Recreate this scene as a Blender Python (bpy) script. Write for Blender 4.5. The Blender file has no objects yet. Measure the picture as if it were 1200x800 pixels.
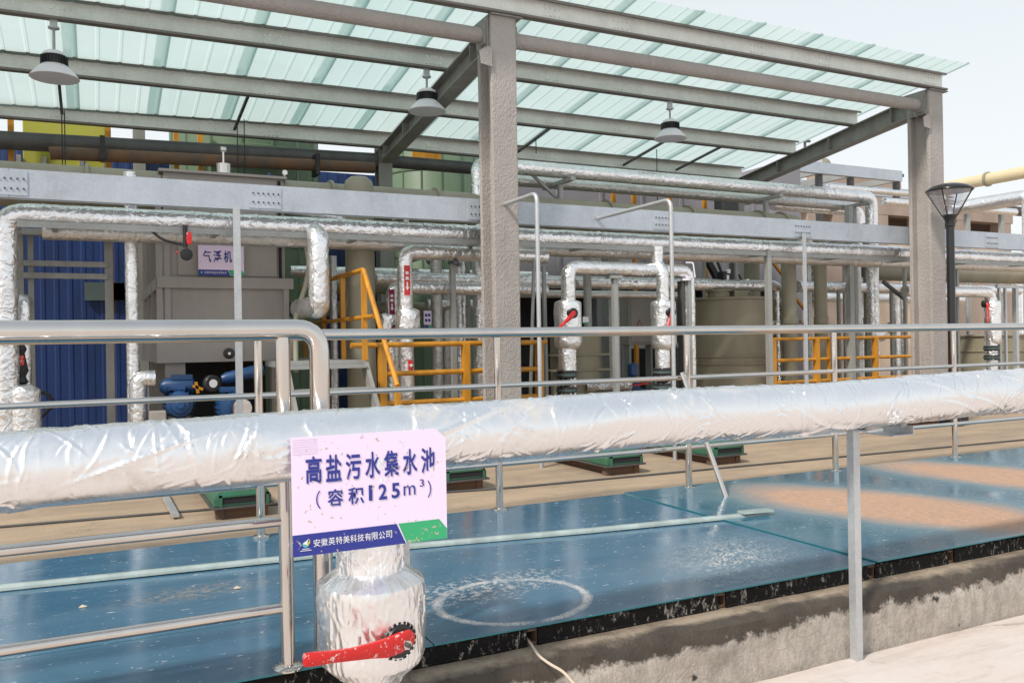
import bpy, math, random
from mathutils import Vector, noise
random.seed(7)
S = bpy.context.scene
# ------------------------------------------------------------------ camera
TH = math.radians(26.3); F = 990.0; RO = 0.017; EYE = 1.6
FW = Vector((math.sin(TH), math.cos(TH), 0)); RT = Vector((math.cos(TH), -math.sin(TH), 0)); UP = Vector((0, 0, 1))
cd = bpy.data.cameras.new('camera'); cam = bpy.data.objects.new('camera', cd); S.collection.objects.link(cam); S.camera = cam
cd.lens = 36 * F / 1200; cd.sensor_width = 36; cd.clip_start = 0.05; cd.clip_end = 3000
cr, sr = math.cos(RO), math.sin(RO)
Xc = RT * cr - UP * sr; Yc = RT * sr + UP * cr; Zc = -FW
from mathutils import Matrix
M = Matrix((Xc, Yc, Zc)).transposed().to_4x4(); M.translation = Vector((0, 0, EYE)); cam.matrix_world = M
# ------------------------------------------------------------------ world, sun, exposure
SUN_EL = math.radians(47); SUN_AZ = math.radians(-116)      # direction to the sun, clockwise from +Y
w = bpy.data.worlds.new('World'); S.world = w; w.use_nodes = True
wn = w.node_tree; wn.nodes.clear()
o_ = wn.nodes.new('ShaderNodeOutputWorld'); bg = wn.nodes.new('ShaderNodeBackground'); sk = wn.nodes.new('ShaderNodeTexSky')
sk.sky_type = 'NISHITA'; sk.sun_disc = False; sk.sun_elevation = SUN_EL; sk.sun_rotation = SUN_AZ
sk.dust_density = 6.0; sk.air_density = 1.3; sk.ozone_density = 1.0
mx = wn.nodes.new('ShaderNodeMix'); mx.data_type = 'RGBA'; mx.inputs[0].default_value = 0.80
mx.inputs[7].default_value = (11.2, 11.5, 11.5, 1)
tcw = wn.nodes.new('ShaderNodeTexCoord'); spw = wn.nodes.new('ShaderNodeSeparateXYZ'); mrw = wn.nodes.new('ShaderNodeMapRange'); mxg = wn.nodes.new('ShaderNodeMix'); mxg.data_type = 'RGBA'
wn.links.new(tcw.outputs['Generated'], spw.inputs[0]); wn.links.new(spw.outputs[2], mrw.inputs[0]); mrw.inputs[1].default_value = .12; mrw.inputs[2].default_value = .95
mxg.inputs[6].default_value = (11.9, 12.35, 12.5, 1); mxg.inputs[7].default_value = (6.6, 7.6, 8.6, 1)      # white haze low down, thin blue overhead
wn.links.new(mrw.outputs[0], mxg.inputs[0]); wn.links.new(mxg.outputs[2], mx.inputs[7])
wn.links.new(sk.outputs[0], mx.inputs[6]); wn.links.new(mx.outputs[2], bg.inputs[0]); wn.links.new(bg.outputs[0], o_.inputs[0])
bg.inputs[1].default_value = 0.088
sd = bpy.data.lights.new('sun', 'SUN'); sd.energy = 3.3; sd.angle = math.radians(6); sd.color = (1, .93, .84)
so = bpy.data.objects.new('sun', sd); S.collection.objects.link(so)
sdir = Vector((math.sin(SUN_AZ) * math.cos(SUN_EL), math.cos(SUN_AZ) * math.cos(SUN_EL), math.sin(SUN_EL)))
so.rotation_euler = sdir.to_track_quat('Z', 'Y').to_euler(); so.location = sdir * 60
S.view_settings.view_transform = 'Standard'; S.view_settings.look = 'None'; S.view_settings.gamma = 1
S.view_settings.exposure = 0.10
# ------------------------------------------------------------------ survey helpers: photo pixel + known plane -> place
def ray(px, py):
    dx, dy = px - 600, py - 400
    u = dx * cr - dy * sr; v = dx * sr + dy * cr
    return FW * F + RT * u - UP * v
def at(px, py, Y):
    r = ray(px, py); return Vector((0, 0, EYE)) + r * (Y / r.y)
def gz(px, py, z):
    r = ray(px, py); return Vector((0, 0, EYE)) + r * ((z - EYE) / r.z)
def Zat(px, py, Y): return at(px, py, Y).z
def Xat(px, Y, z):
    lo = at(px, 400, Y).x; py = 400
    for _ in range(6):
        p = at(px, py, Y); d = p.dot(FW); py -= (z - p.z) * F / d
    return at(px, py, Y).x
# ------------------------------------------------------------------ materials
def mat(name, col, rough=.6, metal=0, bump=None, var=0, vscale=3, emit=None, spec=.5, var2=None, coat=0):
    m = bpy.data.materials.new(name); m.use_nodes = True; n = m.node_tree; b = n.nodes['Principled BSDF']
    b.inputs['Base Color'].default_value = (*col, 1); b.inputs['Roughness'].default_value = rough
    b.inputs['Metallic'].default_value = metal; b.inputs['Specular IOR Level'].default_value = spec
    b.inputs['Coat Weight'].default_value = coat
    tc = n.nodes.new('ShaderNodeTexCoord')
    if var:
        t = n.nodes.new('ShaderNodeTexNoise'); t.inputs['Scale'].default_value = vscale; t.inputs['Detail'].default_value = 8
        t.inputs['Roughness'].default_value = .65
        mp_ = n.nodes.new('ShaderNodeMapping'); mp_.inputs[3].default_value = (1, 1, .3); n.links.new(tc.outputs['Object'], mp_.inputs[0]); n.links.new(mp_.outputs[0], t.inputs[0])
        r = n.nodes.new('ShaderNodeMapRange'); r.inputs[1].default_value = .35; r.inputs[2].default_value = .68
        n.links.new(t.outputs[0], r.inputs[0])
        x = n.nodes.new('ShaderNodeMix'); x.data_type = 'RGBA'
        c2 = var2 or tuple(c * (1 - var) for c in col)
        x.inputs[6].default_value = (*col, 1); x.inputs[7].default_value = (*c2, 1)
        n.links.new(r.outputs[0], x.inputs[0]); n.links.new(x.outputs[2], b.inputs['Base Color'])
    if bump:
        sc, st, dist = bump
        t = n.nodes.new('ShaderNodeTexNoise'); t.inputs['Scale'].default_value = sc; t.inputs['Detail'].default_value = 6
        n.links.new(tc.outputs['Object'], t.inputs[0])
        bp = n.nodes.new('ShaderNodeBump'); bp.inputs['Strength'].default_value = st; bp.inputs['Distance'].default_value = dist
        n.links.new(t.outputs[0], bp.inputs['Height']); n.links.new(bp.outputs[0], b.inputs['Normal'])
    return m
class N:                                                    # tiny node-graph writer
    def __init__(s, m): s.t = m.node_tree; s.b = s.t.nodes['Principled BSDF']
    def n(s, k, **kw):
        x = s.t.nodes.new('ShaderNode' + k)
        for a, v in kw.items(): setattr(x, a, v)
        return x
    def l(s, a, b): s.t.links.new(a, b)
    def val(s, sock, v):
        if hasattr(v, 'bl_idname') or isinstance(v, bpy.types.NodeSocket): s.l(v, sock)
        else: sock.default_value = v
    def math(s, op, a, b=0.0, c=None):
        x = s.n('Math', operation=op); s.val(x.inputs[0], a); s.val(x.inputs[1], b)
        if c is not None: s.val(x.inputs[2], c)
        return x.outputs[0]
    def noise(s, vec, scale, detail=6, rough=.6, kind='FBM', dist=0):
        x = s.n('TexNoise', noise_type=kind); s.l(vec, x.inputs[0]); x.inputs['Scale'].default_value = scale
        x.inputs['Detail'].default_value = detail; x.inputs['Roughness'].default_value = rough; x.inputs['Distortion'].default_value = dist
        return x.outputs[0]
    def rng(s, v, a, b, c=0.0, d=1.0):
        x = s.n('MapRange'); s.l(v, x.inputs[0]); x.inputs[1].default_value = a; x.inputs[2].default_value = b
        x.inputs[3].default_value = c; x.inputs[4].default_value = d; return x.outputs[0]
    def mix(s, f, a, b):
        x = s.n('Mix', data_type='RGBA'); s.val(x.inputs[0], f)
        for i, v in ((6, a), (7, b)):
            if isinstance(v, tuple): x.inputs[i].default_value = (*v, 1)
            else: s.l(v, x.inputs[i])
        return x.outputs[2]
    def mapping(s, vec, loc=(0, 0, 0), rot=(0, 0, 0), sc=(1, 1, 1), kind='POINT'):
        x = s.n('Mapping', vector_type=kind); s.l(vec, x.inputs[0]); x.inputs[1].default_value = loc
        x.inputs[2].default_value = rot; x.inputs[3].default_value = sc; return x.outputs[0]
    def bump(s, h, st, dist, prev=None):
        x = s.n('Bump'); x.inputs['Strength'].default_value = st; x.inputs['Distance'].default_value = dist
        s.l(h, x.inputs['Height'])
        if prev: s.l(prev, x.inputs['Normal'])
        return x.outputs[0]
def foil_mat(name, col, rough, sc=1.0, st=.55, dirt=0.25):
    m = mat(name, col, rough, .93); g = N(m); tc = g.n('TexCoord').outputs['Object']
    a = g.noise(g.mapping(tc, rot=(.3, .5, .2), sc=(1, 1, .7)), 8 * sc, 5, .62, 'RIDGED_MULTIFRACTAL', .9); c = g.noise(tc, 30 * sc, 4, .6, 'RIDGED_MULTIFRACTAL', .7)
    d = g.noise(g.mapping(tc, rot=(.1, .9, .4)), 11 * sc, 2, .5, dist=1.2)
    h = g.math('ADD', g.math('MULTIPLY', a, .30), g.math('ADD', g.math('MULTIPLY', c, .07), g.math('MULTIPLY', d, .62)))
    g.l(g.bump(h, st, .028), g.b.inputs['Normal'])
    f = g.noise(tc, 3.5 * sc, 7, .7); k = g.rng(f, .50, .72, 0, dirt)
    g.l(g.mix(k, col, (.42, .36, .30)), g.b.inputs['Base Color']); g.l(g.rng(f, .3, .7, rough - .06, rough + .16), g.b.inputs['Roughness'])
    return m
FOIL = foil_mat('aluminium_foil_wrap', (.88, .88, .89), .24, 1.0, .95)
FOILD = foil_mat('dull_foil_wrap', (.72, .71, .70), .34, 1.2, .9, .4)
FOILW = foil_mat('bright_foil_wrap', (.92, .92, .93), .30, 1.1, .9, .15)
def galv_mat(name, col, metal=.55, rough=.42):
    m = mat(name, col, rough, metal); g = N(m); tc = g.n('TexCoord').outputs['Object']
    v = g.n('TexVoronoi'); g.l(tc, v.inputs[0]); v.inputs['Scale'].default_value = 55
    f = g.noise(tc, 2.2, 8, .7); f2 = g.noise(g.mapping(tc, sc=(1, 1, .25)), 9, 8, .75)
    s = g.n('SeparateColor'); g.l(v.outputs['Color'], s.inputs[0])
    k = g.math('ADD', g.math('MULTIPLY', s.outputs[0], .12), g.math('ADD', g.rng(f, .35, .7, 0, .30), g.rng(f2, .55, .75, 0, .22)))
    g.l(g.mix(k, col, tuple(c * .35 for c in col)), g.b.inputs['Base Color'])
    g.l(g.rng(s.outputs[1], 0, 1, rough - .06, rough + .1), g.b.inputs['Roughness'])
    return m
GALV = galv_mat('galvanised_steel', (.60, .62, .64)); GALVD = galv_mat('weathered_galvanised_steel', (.42, .43, .415), .35, .5); PURL = galv_mat('purlin_galvanised_steel', (.84, .86, .81), .08, .5)
STAIN = mat('stainless_steel', (.70, .66, .62), .13, 1.0, (3, .04, .02), .12, 4)
g = N(STAIN); tc = g.n('TexCoord').outputs['Object']; g.l(g.rng(g.noise(tc, 25, 6, .8), .3, .75, .05, .17), g.b.inputs['Roughness'])
PAINTG = mat('grey_painted_steel', (.29, .285, .265), .55, 0, (60, .1, .004), .3, 5)
DARKG = mat('dark_grey_steel', (.11, .11, .11), .55, .2, None, .35, 4)
def coat_mat():
    m = mat('fireproof_stucco', (.36, .32, .295), .92); g = N(m); tc = g.n('TexCoord').outputs['Object']
    q = g.mapping(tc, sc=(1, 1, .55)); a = g.noise(q, 95, 4, .6); b = g.noise(q, 45, 3, .5); c = g.noise(tc, 1.6, 7, .65)
    v = g.n('TexVoronoi', feature='SMOOTH_F1'); g.l(q, v.inputs[0]); v.inputs['Scale'].default_value = 60
    h = g.math('ADD', g.math('ADD', a, g.math('MULTIPLY', b, .7)), g.math('MULTIPLY', v.outputs['Distance'], .8))
    g.l(g.bump(h, .8, .014), g.b.inputs['Normal'])
    dr = g.noise(g.mapping(tc, sc=(1, 1, .12)), 7, 6, .7); bc = g.mix(g.rng(c, .38, .66, 0, .6), (.42, .39, .37), (.33, .30, .28)); g.l(g.mix(g.rng(dr, .55, .74, 0, .5), bc, (.28, .245, .22)), g.b.inputs['Base Color']); return m
COAT = coat_mat()
CREAM = mat('cream_plastic_duct', (.31, .288, .215), .5, 0, (8, .08, .01), .2, 2.5)
CREAMD = mat('olive_cream_tank', (.30, .268, .19), .52, 0, (6, .1, .01), .28, 2)
ORANGE = mat('orange_safety_paint', (.64, .28, .02), .45, 0, (40, .1, .003), .4, 9)
BLUEP = mat('blue_machine_paint', (.02, .075, .21), .35, 0, (30, .1, .003), .3, 6)
BLUEW = mat('blue_corrugated_cladding', (.014, .044, .18), .42, 0, None, .45, 1.6)
LIME = mat('lime_green_tank_paint', (.42, .45, .035), .5, 0, None, .25, 3, var2=(.46, .42, .10))
GREENT = mat('dull_green_tank_paint', (.15, .225, .14), .5, 0, None, .25, 1.4)
GREENB = mat('green_machine_base', (.03, .17, .10), .45, 0, (30, .2, .004), .5, 7, var2=(.05, .10, .06))
LAV = mat('lavender_grey_cladding', (.27, .26, .29), .5, 0, None, .14, 1.2)
DAFM = mat('taupe_painted_sheet', (.37, .335, .31), .5, 0, (3, .25, .02), .2, 2)
BLACK = mat('black_plastic', (.018, .018, .02), .4)
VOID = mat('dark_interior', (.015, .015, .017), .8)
RED = mat('red_lever_plastic', (.60, .014, .012), .42, 0, (60, .15, .002), .3, 60, var2=(.62, .06, .05))
WHITE = mat('white_lamp_enamel', (.72, .70, .75), .4)
RUST = mat('rusty_steel', (.20, .10, .05), .8, .1, (30, .4, .006), .6, 6, var2=(.10, .085, .075))
HOSE = mat('pale_green_hose', (.36, .36, .26), .4)
LAVS = mat('lilac_sign_face', (.74, .60, .80), .45)
NAVY = mat('navy_sign_print', (.018, .03, .22), .5); WPR = mat('white_sign_print', (.82, .82, .85), .5)
GPR = mat('green_sign_print', (.035, .40, .17), .5); CYP = mat('cyan_print', (.08, .45, .6), .5); YEP = mat('yellow_print', (.7, .55, .08), .5)
g = N(RED); tc = g.n('TexCoord').outputs['Object']; sc_ = g.rng(g.math('ADD', g.noise(tc, 60, 5, .7), g.math('MULTIPLY', g.noise(tc, 12, 3, .6), .4)), .80, .84)
g.l(g.mix(sc_, (.60, .014, .012), (.72, .55, .52)), g.b.inputs['Base Color'])
# signs: flaking spots
for m_, base in ((LAVS, (.84, .70, .90)), (NAVY, (.022, .035, .27)), (GPR, (.035, .40, .17))):
    g = N(m_); tc = g.n('TexCoord').outputs['Object']
    v = g.noise(tc, 55, 4, .6); q = g.noise(tc, 9, 4, .6)
    k = g.rng(g.math('ADD', v, g.math('MULTIPLY', q, .45)), .86, .90)
    g.l(g.mix(k, base, (.50, .42, .33)), g.b.inputs['Base Color'])
def frp():
    m = bpy.data.materials.new('translucent_green_roof_sheet'); m.use_nodes = True; t = m.node_tree; t.nodes.clear()
    class G(N):
        def __init__(s): s.t = t
    g = G(); out = g.n('OutputMaterial'); tc = g.n('TexCoord').outputs['Object']; oi = g.n('ObjectInfo')
    f = g.noise(tc, 1.3, 8, .7); sp = g.noise(tc, 26, 3, .6)
    c = g.mix(g.rng(f, .35, .7, 0, .6), (.67, .785, .77), (.60, .73, .70))
    c = g.mix(g.math('MULTIPLY', g.math('POWER', oi.outputs['Random'], 2.0), .7), c, (.55, .72, .70))
    c = g.mix(g.rng(sp, .70, .76, 0, .6), c, (.25, .27, .20))
    a = g.n('BsdfTranslucent'); g.l(c, a.inputs[0]); d = g.n('BsdfDiffuse'); g.l(c, d.inputs[0])
    tr = g.n('BsdfTransparent'); g.l(c, tr.inputs[0]); gl = g.n('BsdfGlossy'); gl.inputs['Roughness'].default_value = .3
    m1 = g.n('MixShader'); m1.inputs[0].default_value = .30; g.l(a.outputs[0], m1.inputs[1]); g.l(d.outputs[0], m1.inputs[2])
    m2 = g.n('MixShader'); m2.inputs[0].default_value = .07; g.l(m1.outputs[0], m2.inputs[1]); g.l(tr.outputs[0], m2.inputs[2])
    m3 = g.n('MixShader'); m3.inputs[0].default_value = .06; g.l(m2.outputs[0], m3.inputs[1]); g.l(gl.outputs[0], m3.inputs[2])
    g.l(m3.outputs[0], out.inputs[0]); return m
FRP = frp()
FRPD = mat('overlapping_green_sheet_edge', (.20, .50, .45), .4)
# ------------------------------------------------------------------ geometry helpers
class MB:
    def __init__(s): s.v = []; s.f = []; s.s = []; s.mi = []; s.cur = 0
    def add(s, vs, fs, smooth=False):
        o = len(s.v); s.v += [Vector(v) for v in vs]
        for f in fs: s.f.append([o + i for i in f]); s.s.append(smooth); s.mi.append(s.cur)
        return s
    def box(s, a, b):
        x0, x1 = sorted((a[0], b[0])); y0, y1 = sorted((a[1], b[1])); z0, z1 = sorted((a[2], b[2]))
        return s.add([(x0,y0,z0),(x1,y0,z0),(x1,y1,z0),(x0,y1,z0),(x0,y0,z1),(x1,y0,z1),(x1,y1,z1),(x0,y1,z1)],
                     [(0,3,2,1),(4,5,6,7),(0,1,5,4),(1,2,6,5),(2,3,7,6),(3,0,4,7)])
    def ext(s, poly, p0, p1, side, up):                      # extrude a 2-D profile from p0 to p1
        p0, p1, side, up = Vector(p0), Vector(p1), Vector(side), Vector(up); n = len(poly)
        vs = [p0 + side * a + up * b for a, b in poly] + [p1 + side * a + up * b for a, b in poly]
        fs = [(i, (i + 1) % n, n + (i + 1) % n, n + i) for i in range(n)] + [list(range(n))[::-1], list(range(n, 2 * n))]
        return s.add(vs, fs)
    def bar(s, p0, p1, w, h=None, up=(0, 0, 1)):
        h = h or w; p0, p1 = Vector(p0), Vector(p1); d = (p1 - p0).normalized(); u = Vector(up)
        if abs(d.dot(u)) > .95: u = Vector((0, 1, 0))
        sd_ = d.cross(u).normalized(); u = sd_.cross(d)
        return s.ext([(-w/2,-h/2),(w/2,-h/2),(w/2,h/2),(-w/2,h/2)], p0, p1, sd_, u)
    def lathe(s, base, prof, n=24, axis=(0, 0, 1), smooth=True):   # prof: [(r, h)...] along axis
        base = Vector(base); ax = Vector(axis).normalized(); a = ax.orthogonal().normalized(); b = ax.cross(a); vs = []; fs = []
        for r, h in prof:
            for i in range(n):
                t = 2 * math.pi * i / n; vs.append(base + ax * h + (a * math.cos(t) + b * math.sin(t)) * r)
        for k in range(len(prof) - 1):
            for i in range(n):
                j = (i + 1) % n; fs.append((k*n+i, k*n+j, (k+1)*n+j, (k+1)*n+i))
        s.add(vs, fs, smooth); o = len(s.v) - len(vs)
        for k, rev in ((0, True), (len(prof) - 1, False)):
            if prof[k][0] > 1e-4:
                idx = [o + k*n + i for i in range(n)]; s.f.append(idx[::-1] if rev else idx); s.s.append(False); s.mi.append(s.cur)
        return s
    def cyl(s, p0, p1, r, n=16, r1=None):
        p0, p1 = Vector(p0), Vector(p1); d = p1 - p0
        return s.lathe(p0, [(r, 0), (r if r1 is None else r1, d.length)], n, d)
    def tube(s, pts, r, fil=.15, n=16, step=.12, wob=0, seed=0, caps=True):
        pts = [Vector(p) for p in pts]; path = [pts[0]]
        for i in range(1, len(pts) - 1):
            a, b, c = pts[i-1], pts[i], pts[i+1]; da = (a - b); dc = (c - b)
            f = min(fil, da.length * .49, dc.length * .49); p = b + da.normalized() * f; q = b + dc.normalized() * f
            m = 7
            for k in range(m + 1):
                t = k / m; path.append(p * (1-t)**2 + b * 2*t*(1-t) + q * t*t)
        path.append(pts[-1]); P = [path[0]]
        for p in path[1:]:
            L = (p - P[-1]).length
            if wob and L > step * 1.5:
                q0 = P[-1]; k = int(L / step)
                for j in range(1, k + 1): P.append(q0.lerp(p, j / k))
            elif L > 1e-4: P.append(p)
        T = [((P[min(i+1, len(P)-1)] - P[max(i-1, 0)]).normalized()) for i in range(len(P))]
        u = T[0].orthogonal().normalized(); vs = []
        for i, p in enumerate(P):
            u = (u - T[i] * u.dot(T[i])).normalized(); b = T[i].cross(u)
            for k in range(n):
                t = 2 * math.pi * k / n; d = u * math.cos(t) + b * math.sin(t); rr = r
                if wob:
                    q = (p + d * r) * 5 + Vector((seed * 7.3, 0, 0)); rr *= 1 + wob * noise.noise(q) + wob * .5 * noise.noise(q * 3.1)
                vs.append(p + d * rr)
        fs = [(i*n+k, i*n+(k+1) % n, (i+1)*n+(k+1) % n, (i+1)*n+k) for i in range(len(P)-1) for k in range(n)]
        s.add(vs, fs, True)
        if caps:
            o = len(s.v) - len(vs)
            for idx in ([o + k for k in range(n)][::-1], [o + (len(P)-1)*n + k for k in range(n)]): s.f.append(idx); s.s.append(False); s.mi.append(s.cur)
        return s
    def center(s):
        xs = [v.x for v in s.v]; ys = [v.y for v in s.v]; zs = [v.z for v in s.v]
        return Vector(((min(xs)+max(xs))/2, (min(ys)+max(ys))/2, min(zs)))
def mesh_obj(name, mb, mats, loc, parent=None, bevel=0):
    me = bpy.data.meshes.new(name); me.from_pydata([v - loc for v in mb.v], [], mb.f)
    me.polygons.foreach_set('use_smooth', mb.s)
    for m in (mats if isinstance(mats, (list, tuple)) else [mats]): me.materials.append(m)
    if any(mb.mi): me.polygons.foreach_set('material_index', mb.mi)
    me.update()
    if any(mb.s):
        me.set_sharp_from_angle(angle=math.radians(42))
    o = bpy.data.objects.new(name, me); S.collection.objects.link(o)
    if parent: o.parent = parent
    else: o.location = loc
    if bevel:
        b = o.modifiers.new('bevel', 'BEVEL'); b.width = bevel; b.segments = 2; b.limit_method = 'ANGLE'; b.harden_normals = False
    return o
def solo(name, mb, m, label, cat, group=None, bevel=0, kind=None):
    o = mesh_obj(name, mb, m, mb.center(), None, bevel); o['label'] = label; o['category'] = cat
    if group: o['group'] = group
    if kind: o['kind'] = kind
    o['_root'] = list(o.location); return o
def thing(name, label, cat, loc, group=None):
    o = bpy.data.objects.new(name, None); S.collection.objects.link(o); o.location = Vector(loc); o.empty_display_size = .1
    o['label'] = label; o['category'] = cat
    if group: o['group'] = group
    o['_root'] = list(o.location); return o
def rootloc(p):
    while p.parent: p = p.parent
    return Vector(p['_root'])
def part(parent, name, mb, m, bevel=0, label=None, kind=None):
    o = mesh_obj(name, mb, m, rootloc(parent), parent, bevel)
    if label: o['label'] = label
    if kind: o['kind'] = kind
    return o
def struct(name, mb, m, bevel=0):
    o = mesh_obj(name, mb, m, Vector((0, 0, 0)), None, bevel); o['kind'] = 'structure'; o['_root'] = [0, 0, 0]; return o
# ================================================================== GROUND, TANK, COPING
DZ = .39                                                     # top of the tank cover
def ground_mats():
    m = mat('pale_concrete_paving', (.62, .56, .52), .8); g = N(m); ps = g.n('NewGeometry').outputs['Position']
    a = g.noise(ps, 1.1, 8, .7); b = g.noise(g.mapping(ps, rot=(0, 0, .25), sc=(1, 5, 1)), 1.4, 8, .75); c = g.noise(ps, 60, 4, .6); d = g.noise(ps, 9, 5, .7)
    k = g.math('ADD', g.rng(b, .48, .68, 0, .7), g.rng(d, .58, .70, 0, .6))
    col = g.mix(k, (.60, .52, .475), (.40, .31, .25)); col = g.mix(g.rng(a, .4, .62, 0, .5), col, (.64, .60, .58)); vv = g.n('TexVoronoi', feature='DISTANCE_TO_EDGE'); g.l(g.mapping(ps, sc=(.55, .55, 1)), vv.inputs[0]); vv.inputs['Scale'].default_value = 1.0; ck = g.rng(g.math('ADD', vv.outputs['Distance'], g.math('MULTIPLY', g.math('SUBTRACT', d, .5), .05)), 0, .008, .55, 0); col = g.mix(ck, col, (.26, .21, .17)); col = g.mix(g.rng(g.noise(ps, 45, 3, .6), .72, .77, 0, .5), col, (.30, .24, .2))
    g.l(col, g.b.inputs['Base Color']); g.l(g.bump(g.math('ADD', g.math('MULTIPLY', c, .4), d), .35, .006), g.b.inputs['Normal'])
    y = mat('dusty_tan_concrete', (.42, .32, .23), .85); g = N(y); ps = g.n('NewGeometry').outputs['Position']
    a = g.noise(g.mapping(ps, sc=(.5, 2.2, 1)), 1.2, 9, .72); b = g.noise(ps, 5, 7, .7); c = g.noise(ps, 40, 5, .6)
    col = g.mix(g.rng(a, .38, .66), (.43, .325, .225), (.26, .20, .15)); col = g.mix(g.rng(b, .55, .72, 0, .55), col, (.20, .16, .13))
    g.l(col, g.b.inputs['Base Color']); g.l(g.bump(g.math('ADD', c, b), .5, .012), g.b.inputs['Normal'])
    c_ = mat('stained_coping_concrete', (.4, .36, .32), .88); g = N(c_); ps = g.n('NewGeometry').outputs['Position']; sp = g.n('SeparateXYZ'); g.l(ps, sp.inputs[0])
    n1 = g.noise(ps, 5, 8, .7); n2 = g.noise(g.mapping(ps, sc=(1.1, 1, .75)), 17, 9, .78); n3 = g.noise(ps, 2.2, 7, .7); n4 = g.noise(ps, 70, 4, .6)
    nz = g.n('SeparateXYZ'); g.l(g.n('NewGeometry').outputs['Normal'], nz.inputs[0])
    hz = g.math('ADD', sp.outputs[2], g.math('MULTIPLY', g.math('SUBTRACT', n1, .5), .26))
    dark = g.rng(g.math('ADD', hz, g.math('MULTIPLY', g.math('SUBTRACT', n4, .5), .035)), .205, .232)                              # algae crust that hangs over the rim
    top = g.mix(g.rng(g.math('ADD', g.math('MULTIPLY', n3, .55), g.math('MULTIPLY', n1, .45)), .45, .56), (.075, .058, .043), (.36, .29, .215)); top = g.mix(g.rng(n2, .52, .64, 0, .8), top, (.36, .32, .275))
    ye = g.rng(g.math('ADD', sp.outputs[1], g.math('MULTIPLY', n3, .14)), 3.10, 3.19); top = g.mix(g.math('MULTIPLY', ye, .45), top, (.40, .32, .24))
    face = g.mix(g.rng(n2, .38, .70), (.50, .45, .40), (.27, .24, .205)); 
    v = g.n('TexVoronoi', feature='DISTANCE_TO_EDGE'); g.l(g.mapping(ps, sc=(3.0, 3, 1.1)), v.inputs[0]); v.inputs['Scale'].default_value = 6
    cr_ = g.rng(g.math('ADD', v.outputs['Distance'], g.math('MULTIPLY', g.math('SUBTRACT', n2, .5), .12)), .0, .03, .55, 0); face = g.mix(g.math('MULTIPLY', cr_, .4), face, (.22, .20, .18))
    blot = g.rng(g.noise(ps, 4.1, 4, .5), .70, .725); face = g.mix(blot, face, (.04, .036, .03))
    rimm = g.math('MULTIPLY', g.rng(g.math('ADD', sp.outputs[1], g.math('MULTIPLY', g.math('SUBTRACT', n1, .5), .14)), 3.13, 3.07), .92); top = g.mix(rimm, top, (.05, .041, .033))
    g.l(g.mix(dark, face, top), g.b.inputs['Base Color'])
    g.l(g.bump(g.math('ADD', g.math('ADD', n2, n4), g.math('MULTIPLY', cr_, -.6)), .6, .01), g.b.inputs['Normal'])
    return m, y, c_
PAVE, YARD, COPE = ground_mats()
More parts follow.
